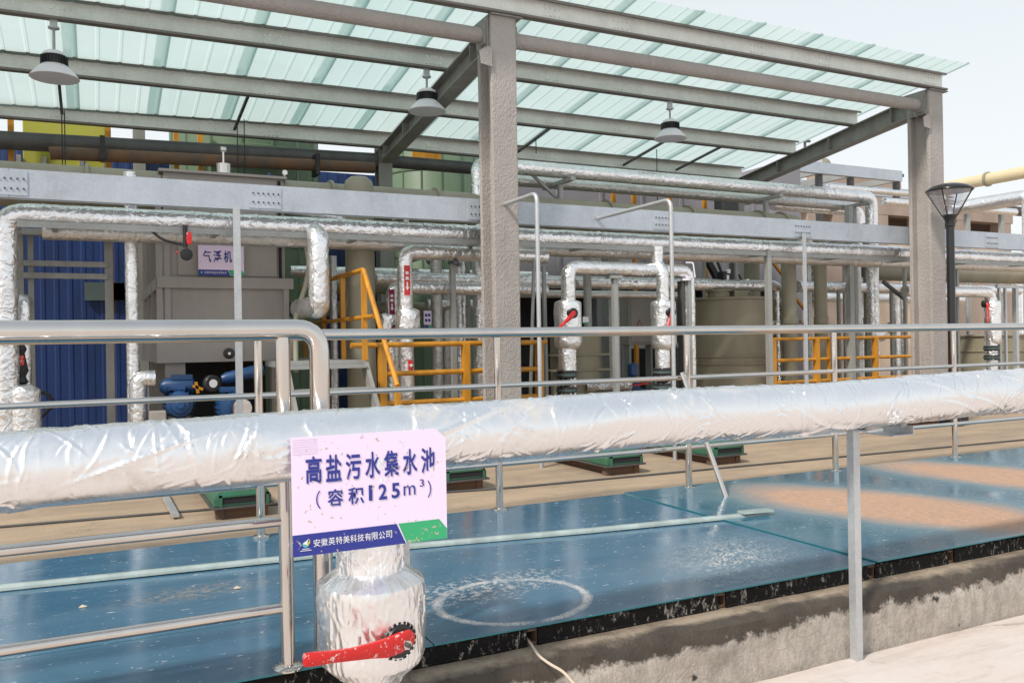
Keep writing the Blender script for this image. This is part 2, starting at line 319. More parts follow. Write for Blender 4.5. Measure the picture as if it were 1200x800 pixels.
def deck_mat():
    m = mat('blue_fibreglass_cover', (.03, .12, .19), .14); g = N(m); ps = g.n('NewGeometry').outputs['Position']; g.b.inputs['Specular IOR Level'].default_value = .6
    a = g.noise(g.mapping(ps, sc=(.5, 2, 1)), 1.5, 7, .7); fine = g.noise(g.mapping(ps, rot=(0, 0, .1), sc=(.35, 3.5, 1)), 10, 6, .75)
    col = g.mix(g.rng(a, .3, .7), (.038, .118, .195), (.075, .175, .265))
    sx_ = g.n('SeparateXYZ'); g.l(ps, sx_.inputs[0]); col = g.mix(g.rng(sx_.outputs[0], 3.716, 3.722, 0, .3), col, (.045, .18, .225))
    sc1 = g.rng(fine, .58, .74, 0, .5); col = g.mix(sc1, col, (.20, .33, .38))
    warp = g.noise(ps, 3.5, 6, .65); big = g.noise(ps, 1.7, 4, .6)
    def ell(cx, cy, ang, sx, sy, amp=.35):
        q = g.mapping(ps, loc=(cx, cy, DZ), rot=(0, 0, ang), sc=(sx, sy, 1), kind='TEXTURE')
        L = g.n('VectorMath', operation='LENGTH'); g.l(q, L.inputs[0])
        return g.math('ADD', L.outputs['Value'], g.math('MULTIPLY', g.math('SUBTRACT', warp, .5), amp))
    speck = g.noise(ps, 75, 4, .7); sp2 = g.noise(ps, 26, 5, .75); spk = g.noise(ps, 12, 6, .8)
    # dried orange mud
    A = g.rng(ell(5.0, 4.12, math.atan2(-.943, .334), 1.30, .60, .34), .62, 1.10, 1, 0)
    B = g.rng(ell(6.85, 4.5, math.atan2(-.98, .2), 1.32, .58, .34), .62, 1.10, 1, 0)
    mud = g.math('MULTIPLY', g.math('MAXIMUM', A, B), g.rng(g.math('ADD', sp2, g.math('MULTIPLY', speck, .3)), .38, .72, .62, .95)); mudc = g.mix(g.rng(sp2, .3, .7), (.43, .245, .15), (.52, .32, .21))
    halo = g.math('MAXIMUM', g.rng(ell(4.95, 4.22, math.atan2(-.943, .334), 1.5, .72, .3), .8, 1.25, .45, 0), g.rng(ell(6.85, 4.5, math.atan2(-.98, .2), 1.45, .72, .3), .8, 1.25, .45, 0))
    col = g.mix(halo, col, (.20, .27, .28))
    # white chalky ring and scattered scum
    r = ell(1.74, 3.56, .2, .38, .34, .16)
    ring = g.math('MULTIPLY', g.rng(r, .88, .94), g.rng(r, .98, 1.05, 1, 0)); ring = g.math('MULTIPLY', g.math('MULTIPLY', ring, g.rng(speck, .36, .55, .1, 1)), g.rng(g.noise(ps, 5.5, 3, .6), .36, .56, .12, 1))
    scum = g.math('MULTIPLY', g.rng(ell(1.66, 3.80, .1, .62, .20, .8), .3, 1.2, .8, 0), g.rng(g.math('ADD', sp2, g.math('MULTIPLY', speck, .4)), .70, .78))
    dust = g.math('MULTIPLY', g.rng(ell(3.12, 3.66, .6, .5, .34, .5), .1, 1.2, 1, 0), g.rng(g.math('ADD', speck, g.math('MULTIPLY', spk, .5)), .76, .86))
    sc2 = g.math('MULTIPLY', g.rng(big, .5, .62), g.rng(sp2, .70, .75, 0, .8)); fleck = g.math('MULTIPLY', g.rng(g.noise(g.mapping(ps, rot=(0, 0, .35), sc=(.55, 1.5, 1)), 34, 3, .6), .67, .715, 0, .85), g.rng(a, .36, .52)); sc2 = g.math('MAXIMUM', sc2, fleck); 
    white = g.math('MAXIMUM', g.math('MAXIMUM', ring, scum), g.math('MAXIMUM', dust, sc2))
    tan = g.math('MULTIPLY', g.rng(ell(.42, 4.45, .1, .45, .16, .6), .2, 1.1, .5, 0), g.rng(sp2, .42, .62)); col = g.mix(tan, col, (.46, .36, .25))
    film = g.rng(g.math('ADD', ell(3.1, 3.6, .3, 1.0, .5, 1.0), 0), .2, 1.2, .22, 0); col = g.mix(film, col, (.30, .36, .38))
    col = g.mix(mud, col, mudc); col = g.mix(white, col, (.62, .58, .54)); g.l(col, g.b.inputs['Base Color'])
    dull = g.math('MAXIMUM', mud, white); rr = g.math('ADD', g.rng(a, .3, .7, .09, .2), g.math('MULTIPLY', dull, .7)); rr = g.math('ADD', rr, g.math('MULTIPLY', halo, .5)); rr = g.math('ADD', rr, g.math('MULTIPLY', film, .8)); g.l(rr, g.b.inputs['Roughness'])
    wob = g.noise(ps, 1.6, 3, .5); g.l(g.bump(g.math('ADD', wob, g.math('MULTIPLY', dull, .05)), .3, .02), g.b.inputs['Normal'])
    return m
DECK = deck_mat(); TEAL = mat('teal_cut_edge', (.025, .19, .22), .3)
struct('ground', MB().add([(-900, -900, 0), (900, -900, 0), (900, 900, 0), (-900, 900, 0)], [(0, 1, 2, 3)]), PAVE)
struct('yard_slab', MB().box((-30, 5.62, .01), (120, 90, .30)), YARD)
# paving slabs of the walkway in front of the tank, joints recessed
pv = thing('front_pavement', 'pale pinkish concrete paving in front of the tank wall', 'pavement', (4, 0, 0)); pv['kind'] = 'structure'
for i in range(5):
    x0 = -1.0 + i * 2.4; part(pv, 'paving_slab', MB().box((x0 + .004, -2.0, .0), (x0 + 2.396, .80, .012)), PAVE); part(pv, 'paving_slab', MB().box((x0 + .004 + .9, .806, .0), (x0 + 2.396 + .9, 3.0, .012)), PAVE)
# coping with a worn rim
mb = MB(); nx = 700; prof = [(3.03, .0), (3.03, .06), (3.03, .12), (3.028, .17), (3.025, .215), (3.028, .25), (3.04, .278), (3.06, .294), (3.09, .30), (3.13, .302), (3.18, .302), (3.24, .30), (3.40, .29)]
vs = []; x0, x1 = -1.5, 13
for i in range(nx + 1):
    x = x0 + (x1 - x0) * i / nx
    for k, (y, z) in enumerate(prof):
        q = Vector((x * 2.2, y * 4, z * 6)); a = noise.noise(q) * .014 + noise.noise(q * 4) * .006
        e = 2.6 if 3 <= k <= 8 else .6
        vs.append((x, y - a * e, z + (a * .6 * e if z > .2 else 0)))
n = len(prof); mb.add(vs, [(i*n+k, (i+1)*n+k, (i+1)*n+k+1, i*n+k+1) for i in range(nx) for k in range(n-1)], True)
tk = thing('tank_wall', 'low stained concrete tank wall with dark mossy coping', 'wall', (4, 3.2, 0)); tk['kind'] = 'structure'
part(tk, 'coping', mb, COPE)
part(tk, 'tank_body', MB().box((-1.5, 3.25, .0), (13, 5.615, .28)), YARD)
part(tk, 'back_edging', MB().box((-3, 5.60, .28), (14, 5.80, .335)), YARD, .01)
# black steel rim with flaking paint, in lengths with gaps
BLK = mat('flaking_black_paint', (.02, .019, .018), .7, spec=.15); g = N(BLK); ps = g.n('NewGeometry').outputs['Position']
f = g.noise(g.mapping(ps, sc=(1, 1, .45)), 42, 6, .8, dist=.6); f2 = g.noise(ps, 5, 4, .6)
g.l(g.mix(g.rng(g.math('ADD', f, g.math('MULTIPLY', f2, .35)), .74, .80, 0, .7), (.010, .009, .009), (.46, .42, .38)), g.b.inputs['Base Color']); g.l(g.bump(f, .6, .01), g.b.inputs['Normal'])
gaps = [gz(px, py, .34) for px, py in ((630, 750), (853, 706), (1030, 672), (1116, 652))]
rim = thing('black_edging', 'black steel rim with flaking paint under the blue cover edge', 'metal rim', (2, 3.14, .3))
xs = [-1.5] + [v for p in gaps for v in (p.x - .026, p.x + .026)] + [13]
for i in range(0, len(xs), 2):
    part(rim, 'channel_bar', MB().ext([(0, 0), (.03, 0), (.03, .080), (0, .080), (-.006, .074), (-.002, .066), (-.002, .016), (-.006, .008)], (xs[i], 3.20, .30), (xs[i+1], 3.20, .30), (0, 1, 0), (0, 0, 1)), BLK, .002)
for p in gaps:
    m2 = MB(); x = p.x
    for a, b in (((x-.03, 3.21, .305), (x+.03, 3.30, .315)), ((x-.03, 3.21, .362), (x+.03, 3.30, .372)), ((x-.03, 3.21, .315), (x-.022, 3.30, .362)), ((x+.022, 3.21, .315), (x+.03, 3.30, .362))): m2.box(a, b)
    part(rim, 'tube_end', m2, RUST)
# blue cover plates
cov = thing('tank_cover', 'glossy blue fibreglass cover over the sunken tank with dried mud streaks', 'tank cover', (3, 4.3, DZ))
def plate(x0, x1, y0, y1, z=DZ, sag=0.004):
    m2 = MB(); nx, ny = max(2, int((x1-x0)/.25)), max(2, int((y1-y0)/.25)); vs = []
    for j in range(ny+1):
        for i in range(nx+1):
            x = x0+(x1-x0)*i/nx; y = y0+(y1-y0)*j/ny; e = 0 if i in (0, nx) or j in (0, ny) else 1
            vs.append((x, y, z + e * sag * noise.noise(Vector((x*.8, y*.8, z*3)))))
    m2.add(vs, [(j*(nx+1)+i, j*(nx+1)+i+1, (j+1)*(nx+1)+i+1, (j+1)*(nx+1)+i) for j in range(ny) for i in range(nx)], True)
    m2.cur = 1; t = .007
    m2.add([(x0,y0,z-t),(x1,y0,z-t),(x1,y1,z-t),(x0,y1,z-t),(x0,y0,z),(x1,y0,z),(x1,y1,z),(x0,y1,z)], [(0,3,2,1),(0,1,5,4),(1,2,6,5),(2,3,7,6),(3,0,4,7)])
    part(cov, 'cover_plate', m2, [DECK, TEAL])
plate(-3.5, 1.20, 3.19, 3.846); plate(-3.5, 1.20, 3.852, 5.58); plate(1.206, 3.716, 3.19, 5.58, DZ); plate(3.718, 9.0, 3.178, 5.58, DZ + .009); plate(9.006, 14, 3.19, 5.58)
# translucent edge strip lying over the plates
STRIP = mat('milky_plastic_strip', (.40, .48, .47), .22, 0, (14, .3, .01), .35, 6)
m2 = MB(); a_ = [gz(-20, 694, DZ), gz(450, 645, DZ), gz(690, 624, DZ), gz(902, 603, DZ)]
for i in range(3): m2.ext([(-.034, 0), (.034, 0), (.03, .014), (.01, .024), (-.012, .024), (-.03, .013)], a_[i] + Vector((0, 0, .006)), a_[i+1] + Vector((0, 0, .006)), (0, 1, 0), (0, 0, 1))
solo('plastic_strip', m2, STRIP, 'long milky plastic edging strip lying across the blue cover', 'plastic strip')
m2 = MB(); m2.ext([(-.035, 0), (.035, 0), (.03, .016), (-.03, .016)], gz(868, 607, DZ) + Vector((0, 0, .032)), gz(903, 604, DZ) + Vector((0, 0, .032)), (0, 1, 0), (0, 0, 1))
solo('plastic_offcut', m2, STRIP, 'short overlapping end of milky strip near the cover joint', 'plastic strip')
# litter chips on the cover
for (px, py, lab) in ((278, 689, 'pale chip of debris on blue cover left of the valve'), (255, 720, 'tiny white chip on blue cover between the near handrails'), (97, 711, 'pale stone chip on blue cover at far left'), (893, 583, 'tan twig on blue cover beside the slanted brace'), (868, 578, 'small tan leaf on blue cover near the orange streak'), (1034, 654, 'white lump of mortar at the front corner of the cover joint')):
    p = gz(px, py, DZ); s = .018; m2 = MB(); m2.add([p + Vector(v) * s for v in ((-1, -.5, .1), (.9, -.6, .15), (1.1, .5, .1), (-.7, .6, .2), (-.1, 0, .7))], [(0, 1, 4), (1, 2, 4), (2, 3, 4), (3, 0, 4), (0, 3, 2, 1)])
    solo('debris_chip', m2, STRIP if px > 1000 else mat('chip_' + str(px), (.6, .5, .38), .8), lab, 'debris', 'small debris on the tank cover')
# rope
pts = [gz(x, y, .325) for x, y in ((603, 744), (612, 742), (621, 752), (631, 768), (645, 778), (660, 786), (672, 800), (690, 822))]
solo('rope', MB().tube(pts, .0055, .05, 8), mat('cream_cord', (.62, .52, .42), .8, 0, (90, .5, .003)), 'cream cord trailing over the coping from the black rim', 'cord')

# ================================================================== STAINLESS HANDRAILS
def railing_post(par, x, y, z0, z1, r, fl=.05):
    p = part(par, 'post', MB().cyl((x, y, z0), (x, y, z1), r, 20), STAIN)
    part(p, 'base_flange', MB().lathe((x, y, z0), [(fl, 0), (fl, .006), (fl*.85, .014), (r*1.25, .018)], 24), STAIN)
    return p
BY = 5.5; br = thing('back_handrail', 'long polished stainless handrail along the far edge of the blue cover', 'railing', (4, BY, DZ))
xa, xb = -4.0, 13.2
part(br, 'top_rail', MB().tube([(xa, BY, 1.665), (xb, BY, 1.665)], .037, n=28), STAIN)
for z in (1.285, .72): part(br, 'middle_rail', MB().tube([(xa, BY, z), (xb, BY, z)], .019, n=20), STAIN)
for px in (304, 584, 806, 978, 1118):
    x = Xat(px, BY, 1.0); railing_post(br, x, BY, DZ, 1.632, .026, .055)
for x in (-.68, -2.3, 9.18, 10.8): railing_post(br, x, BY, DZ, 1.632, .026, .055)
p0 = at(799, 437, BY - .03); p1 = gz(851, 583, DZ + .003)
part(br, 'slanted_brace', MB().tube([p0, p1], .019, n=16), STAIN)
NY = 3.225; nr = thing('near_handrail', 'thick polished stainless handrail at left, ending in a bent-down end post', 'railing', (.5, NY, DZ))
xe = Xat(376, NY, 1.2); zt = Zat(200, 387, NY); r_ = .036
part(nr, 'top_rail', MB().tube([(-4, NY, zt), (xe, NY, zt), (xe, NY, .39)], .038, .09, 28), STAIN)
xp = Xat(335, NY, .9); railing_post(nr, xp, NY, DZ, zt - .03, .027, .056)
for px, py in ((200, 624), (200, 732)):
    z = Zat(px, py, NY); part(nr, 'lower_rail', MB().tube([(-4, NY, z), (xp - .02, NY, z)], .0195, n=20), STAIN)
railing_post(nr, -1.4, NY, DZ, zt - .03, .027, .056)

# ================================================================== BIG FOREGROUND PIPE
PY = 2.95; PZ = 1.265; PR = .119
import numpy as np
def big_pipe(xa, xb, segs, n=130):
    mb = MB(); rnd = random.Random(3)
    X, T = np.meshgrid(np.linspace(xa, xb, segs + 1), np.arange(n) * 2 * math.pi / n, indexing='ij'); SS = T * PR; H = np.zeros_like(X); C = 2 * math.pi * PR
    for k in range(1, 9):                                    # soft lumps of the wadding
        H += .0022 / k**.5 * np.sin(X * k * 1.7 + k * 2.1 + (k % 3) * T) * np.sin(T * ((k % 3) + 1) + k + X * .6)
    rings = []; x = xa
    while x < xb: rings.append(x); x += rnd.uniform(.13, .38)
    for rx in rings:
        sk, am, ph = rnd.uniform(-.05, .05), rnd.uniform(.3, 1), rnd.uniform(0, 6)
        D = X - rx - sk * np.sin(T + ph) - .012 * np.sin(2 * T + ph) - .004 * np.sin(7 * T + ph)
        H += am * .0026 * np.exp(-(D / .0055) ** 2) + am * .0022 * (D > 0) * np.exp(-np.abs(D) / .05)
        H -= am * .0015 * np.exp(-((D + .016) / .010) ** 2)
    def crease(x0, s0, L, ang, h, wd, bend):
        dx, ds = math.cos(ang), math.sin(ang); i0 = max(0, int((x0 - L - .05 - xa) / (xb - xa) * segs)); i1 = min(segs + 1, int((x0 + L + .05 - xa) / (xb - xa) * segs) + 1)
        if i1 <= i0: return
        x_ = X[i0:i1] - x0; s_ = (SS[i0:i1] - s0 + C / 2) % C - C / 2; u = x_ * dx + s_ * ds; v = -x_ * ds + s_ * dx - bend * (u / max(L, .01)) ** 2 * L
        w = np.clip(1 - (np.abs(u) / L) ** 2, 0, 1); H[i0:i1] += h * w * (np.exp(-(v / wd) ** 2) - .35 * np.exp(-((v + wd * 2.2) / (wd * 1.6)) ** 2))
    for _ in range(620): crease(rnd.uniform(xa, xb), rnd.uniform(0, C), rnd.uniform(.03, .16), rnd.choice((-1, 1)) * rnd.uniform(.5, 1.5), rnd.uniform(.0015, .0046), rnd.uniform(.003, .0055), rnd.uniform(-.4, .4))
    for _ in range(46): crease(rnd.uniform(xa, xb), rnd.uniform(0, C), rnd.uniform(.18, .42), rnd.choice((-1, 1)) * rnd.uniform(.12, .55), rnd.uniform(.0045, .009), rnd.uniform(.005, .009), rnd.uniform(-.25, .25))
    for _ in range(50):                                      # fans of small wrinkles gathered at one spot
        cx, cs, b = rnd.uniform(xa, xb), rnd.uniform(0, C), rnd.uniform(-1.2, 1.2)
        for k in range(rnd.randint(4, 9)): crease(cx + rnd.uniform(-.10, .10), cs + rnd.uniform(-.06, .06), rnd.uniform(.03, .08), b + rnd.uniform(-.4, .4), rnd.uniform(.002, .0045), .0045, rnd.uniform(-.5, .5))
    RR = PR + H; zc = PZ - .028 + .0099 * (X + .25) + .006 * np.sin(X * 1.3) + .003 * np.sin(X * 3.1 + 1)
    P = np.stack([X, PY + np.cos(T) * RR, zc + np.sin(T) * RR], -1).reshape(-1, 3)
    mb.add([tuple(p) for p in P], [(i*n+k, (i+1)*n+k, (i+1)*n+(k+1) % n, i*n+(k+1) % n)[::-1] for i in range(segs) for k in range(n)], True)
    return mb
def near_foil():
    m = mat('near_aluminium_foil', (.86, .87, .90), .26, .93); g = N(m); ps = g.n('TexCoord').outputs['Object']
    a = g.noise(g.mapping(ps, rot=(0, .5, .3), sc=(1.3, .6, .6)), 17, 4, .55, 'RIDGED_MULTIFRACTAL', 1.1); b = g.noise(ps, 90, 3, .6); d = g.noise(ps, 4.5, 8, .72); d2 = g.noise(ps, 60, 4, .7)
    g.l(g.bump(g.math('ADD', g.math('MULTIPLY', a, .5), g.math('MULTIPLY', b, .03)), .55, .008), g.b.inputs['Normal'])
    col = g.mix(g.rng(d, .55, .68, 0, .55), (.88, .88, .89), (.64, .56, .48)); col = g.mix(g.math('MULTIPLY', g.rng(d2, .66, .72), g.rng(d, .45, .6)), col, (.28, .20, .14))
    g.l(col, g.b.inputs['Base Color']); g.l(g.rng(d, .35, .7, .19, .42), g.b.inputs['Roughness']); g.l(g.rng(d, .55, .72, .93, .45), g.b.inputs['Metallic']); return m
NFOIL = near_foil()
solo('insulated_pipe', big_pipe(-1.6, 7.0, 2150), NFOIL, 'thick foil wrapped pipe running across the whole foreground above the tank edge', 'pipe', 'foil wrapped pipes')
# support post and bracket
sp_ = thing('pipe_support', 'thin galvanised steel leg standing on the pavement under the foreground pipe', 'pipe support', (Xat(1003, 2.985, .6), 2.985, 0))
xq = Xat(1001, 2.985, .5)
part(sp_, 'leg', MB().ext([(-.021, -.021), (.021, -.021), (.021, -.016), (-.016, -.016), (-.016, .021), (-.021, .021)], (xq, 2.98, .012), (xq, 2.98, PZ - .11), (1, 0, 0), (0, 1, 0)), GALV)
part(sp_, 'saddle', MB().box((xq - .03, 2.86, PZ - PR - .008), (xq + .03, 3.03, PZ - PR + .0)), GALV)
xk = Xat(1043, 3.0, 1.1)
solo('bracket', MB().ext([(-.10, 0), (.05, 0), (.05, .045), (.045, .045), (.045, .005), (-.10, .005)], (xk, 2.90, PZ - .165), (xk, 3.08, PZ - .165), (1, 0, 0), (0, 0, 1)).bar((xk + .03, 2.96, PZ - .13), (xk + .03, 2.96, PZ - .09), .04), GALV, 'small galvanised angle bracket hanging under the foreground pipe, right of the leg', 'bracket')
xq2 = Xat(473, 3.30, .7)
solo('pipe_support', MB().ext([(-.02, -.02), (.02, -.02), (.02, .02), (-.02, .02)], (xq2, 3.30, DZ), (xq2, 3.30, 1.08), (1, 0, 0), (0, 1, 0)).bar((xq2, 2.9, 1.10), (xq2, 3.32, 1.10), .04), GALV, 'short galvanised post just right of the near valve neck, mostly behind the white sign', 'pipe support')
q = at(1049, 642, 2.82); vs = [q + Vector((noise.noise(Vector((i*3.1, 1, 2))), noise.noise(Vector((i*2.3, 5, 2))), noise.noise(Vector((i*4.1, 3, 7))))) * .035 for i in range(10)]
q = at(1050, 485, 2.83); m2 = MB()
for i in range(14):
    a = rnd_ = random.Random(i); c = q + Vector((a.uniform(-.03, .03), a.uniform(-.02, .02), a.uniform(-.035, .03))); m2.add([c + Vector((a.uniform(-.02, .02), a.uniform(-.02, .01), a.uniform(-.02, .02))) for _ in range(4)], [(0, 1, 2), (0, 2, 3), (0, 3, 1), (1, 3, 2)])
solo('foil_tuft', m2, FOILW, 'crumpled foil tuft sticking out under the foreground pipe right of the leg', 'foil')
# ================================================================== NEAR VALVE
vx = Xat(436, 2.93, .6); VY = 2.93
va = thing('insulated_valve', 'foil wrapped valve with a scuffed red lever on the nearest vertical pipe', 'valve', (vx, VY, .0))
def crinkle(prof, n=220, amp=.004, vert=True, seed=0):
    """vertical foil-wrapped body: profile [(r,z)...] around (vx, VY)"""
    mb = MB(); vs = []; P = []
    for (r0, z0), (r1, z1) in zip(prof, prof[1:]):
        k = max(1, int(math.hypot(r1-r0, z1-z0) / .007))
        P += [(r0+(r1-r0)*j/k, z0+(z1-z0)*j/k) for j in range(k)]
    P.append(prof[-1])
    for r, z in P:
        for k in range(n):
            t = 2*math.pi*k/n; c, s_ = math.cos(t), math.sin(t)
            a = (1 - abs(noise.noise(Vector((c*16+seed, s_*16, z*5)))) * 2) ** 3 * amp * .55 + (1 - abs(noise.noise(Vector((c*6, s_*6+seed, z*16)))) * 2) ** 4 * amp * .7 + noise.noise(Vector((c*3, s_*3, z*9+seed))) * amp * .8
            vs.append((vx + c*(r+a), VY + s_*(r+a), z))
    m_ = len(P); mb.add(vs, [(i*n+k, i*n+(k+1) % n, (i+1)*n+(k+1) % n, (i+1)*n+k) for i in range(m_-1) for k in range(n)], True); return mb
zt_, zb_ = Zat(436, 700, 2.745), Zat(436, 803, 2.745)
nb = part(va, 'neck', crinkle([(.122, PZ - .06), (.120, 1.05), (.118, .80), (.122, zt_ + .03)], amp=.005, seed=3), FOILW)
part(va, 'wrapped_body', crinkle([(.11, zt_ + .055), (.128, zt_ + .045), (.165, zt_ + .022), (.185, zt_ + .008), (.188, zt_ - .012), (.186, (zt_+zb_)/2), (.184, zb_ + .05), (.172, zb_ + .02), (.13, zb_ - .02), (.10, zb_ - .05), (.09, zb_ - .07)], amp=.0055, seed=9), NFOIL)
part(va, 'lower_pipe', crinkle([(.086, zb_ - .04), (.084, .0)], amp=.003, seed=5), FOILW)
hc = at(461, 750, VY - .165)                                  # hub of the lever, facing the camera side
ax = Vector((.225, -.974, .0)).normalized(); hc = Vector((vx, VY, hc.z)) + ax * .176
hub = part(va, 'hub', MB().lathe(hc, [(.058, 0), (.058, .012), (.052, .02), (.03, .022), (.02, .03)], 28, ax), BLACK)
m2 = MB(); sdv = ax.cross(UP).normalized() * -1
for k in range(20):
    t = 2*math.pi*k/20; d = sdv*math.cos(t) + UP*math.sin(t); m2.bar(hc + d*.052, hc + d*.066 + ax*.010, .010, .012, ax)
part(hub, 'ratchet_teeth', m2, BLACK)
m2 = MB(); e = sdv; P0 = hc + ax*.036 + e*.038 + UP*.008
L = .40; prof = []
for t, hw, th, up_ in ((0, .016, .010, .004), (.04, .030, .014, .004), (.14, .034, .016, 0), (.28, .033, .015, -.004), (.42, .026, .012, .002), (.60, .021, .011, .008), (.80, .020, .011, .018), (.95, .023, .012, .024), (1.0, .020, .010, .026)):
    c = P0 - e * L * t + UP * up_ + ax * (.012 * math.sin(t * 3)); prof.append((c, hw, th))
vs = []
for c, hw, th in prof:
    for k in range(12):
        a = 2*math.pi*k/12; ca, sa = math.cos(a), math.sin(a); ca = math.copysign(abs(ca)**.6, ca); sa = math.copysign(abs(sa)**.6, sa)
        vs.append(c + UP*hw*ca + ax*th*sa)
m2.add(vs, [(i*12+k, i*12+(k+1) % 12, (i+1)*12+(k+1) % 12, (i+1)*12+k) for i in range(len(prof)-1) for k in range(12)], True)
m2.add(vs[:12], [tuple(range(12))]); m2.add(vs[-12:], [tuple(range(12))[::-1]])
lv_ = part(va, 'lever', m2, RED); part(lv_, 'nut', MB().cyl(hc + ax*.03, hc + ax*.062, .017, 6), STAIN); part(lv_, 'spindle', MB().cyl(hc + ax*.05, hc + ax*.072, .008, 12), DARKG)
# ================================================================== SIGNS
def text_mb(body, h, sx=1.0, bold=0.0, spacing=1.0):
    cu = bpy.data.curves.new('txt', 'FONT'); cu.body = body; cu.size = h; cu.offset = bold; cu.space_character = spacing; cu.resolution_u = 3
    cu.align_x = 'LEFT'; cu.align_y = 'BOTTOM_BASELINE'; o = bpy.data.objects.new('txt', cu); S.collection.objects.link(o)
    dg = bpy.context.evaluated_depsgraph_get(); me = o.evaluated_get(dg).to_mesh()
    vs = [v.co.copy() for v in me.vertices]; fs = [tuple(p.vertices) for p in me.polygons]; o.evaluated_get(dg).to_mesh_clear()
    bpy.data.objects.remove(o); bpy.data.curves.remove(cu)
    if not vs: return [], []
    x0 = min(v.x for v in vs); x1 = max(v.x for v in vs); y0 = min(v.y for v in vs); y1 = max(v.y for v in vs)
    return [((v.x-x0)/(x1-x0), (v.y-y0)/(y1-y0)) for v in vs], fs
class Board:                                                  # (u,v) in 0..1 on a board facing -Y; v up
    def __init__(s, root, x0, x1, z0, z1, y, skew=0): s.r = root; s.x0, s.x1, s.z0, s.z1, s.y, s.sk = x0, x1, z0, z1, y, skew
    def p(s, u, v, off=0): return Vector((s.x0 + (s.x1-s.x0)*u, s.y - off, s.z0 + (s.z1-s.z0)*v + s.sk*u))
    def poly(s, name, uv, m, off, th=.0015, par=None):
        mb = MB(); n = len(uv); vs = [s.p(u, v, off) for u, v in uv] + [s.p(u, v, off - th) for u, v in uv]
        mb.add(vs, [tuple(range(n))] + [tuple(range(n, 2*n))[::-1]] + [(i, n+i, n+(i+1) % n, (i+1) % n) for i in range(n)]); return part(par or s.r, name, mb, m)
    def text(s, body, u0, u1, v0, v1, m, off, bold=0.0, name='lettering', par=None):
        vv, ff = text_mb(body, 1.0, 1, bold)
        if not vv: return
        mb = MB(); mb.add([s.p(u0 + (u1-u0)*a, v0 + (v1-v0)*b, off) for a, b in vv], ff); return part(par or s.r, name, mb, m)
SY = 2.805
sg = thing('tank_sign', 'lilac and blue Chinese sign hanging from the foreground pipe above the valve', 'sign', (at(430, 650, SY).x, SY, at(430, 650, SY).z))
zb = Zat(343, 653, SY); ztp = Zat(340, 513, SY); B = Board(sg, Xat(342, SY, 1.1), Xat(523, SY, 1.1), zb, ztp, SY)
B.poly('panel', [(0, 0), (1, 0), (1, .905), (.93, 1), (0, 1)], LAVS, 0, .003)
B.poly('blue_band', [(0, 0), (.715, 0), (.655, .182), (0, .182)], NAVY, .0012)
B.poly('green_band', [(.722, 0), (.998, 0), (.998, .09), (.945, .182), (.667, .182)], GPR, .0012)
for i, ch in enumerate('高盐污水集水池'):
    u = .085 + i * .1235; B.text(ch, u, u + .098, .605, .835, NAVY, .0024, .022)
for ch, u0, u1, v0, v1, bo in (('（', .145, .172, .385, .54, .0), ('容', .215, .315, .395, .54, .018), ('积', .345, .445, .395, .54, .018), ('1', .476, .499, .41, .545, .008), ('2', .54, .595, .41, .545, .025), ('5', .625, .68, .41, .545, .025), ('m', .705, .785, .425, .51, 0), ('3', .815, .845, .49, .555, .005), ('）', .868, .893, .385, .54, 0)):
    B.text(ch, u0, u1, v0, v1, NAVY, .0024, bo)
for i, ch in enumerate('安徽英特美科技有限公司'):
    u = .125 + i * .0457; B.text(ch, u, u + .041, .068, .132, WPR, .0024, .004)
def disc(B, u, v, ru, rv, m, name='emblem', n=14, off=.0024, a0=0, a1=6.2832):
    return B.poly(name, [(u + ru*math.cos(a0+(a1-a0)*k/n), v + rv*math.sin(a0+(a1-a0)*k/n)) for k in range(n)], m, off, .0005)
em = disc(B, .078, .098, .020, .026, CYP); 
B.poly('emblem_wing', [(.060, .105), (.075, .120), (.098, .145), (.085, .110), (.092, .092), (.072, .100)], WPR, .0032, .0004)
B.poly('emblem_wing', [(.078, .095), (.096, .118), (.102, .140), (.104, .110), (.090, .085)], YEP, .0036, .0004)
for k, wd in enumerate((.022, .034)): B.poly('emblem_caption', [(.078-wd, .058-.014*k), (.078+wd, .058-.014*k), (.078+wd, .063-.014*k), (.078-wd, .063-.014*k)], WPR, .0024, .0004)
GL = mat('faint_grid_print', (.62, .52, .70), .5)
for k in range(7): B.poly('grid_line', [(.008, .975-.02*k), (.16, .975-.02*k), (.16, .978-.02*k), (.008, .978-.02*k)], GL, .0008, .0003)
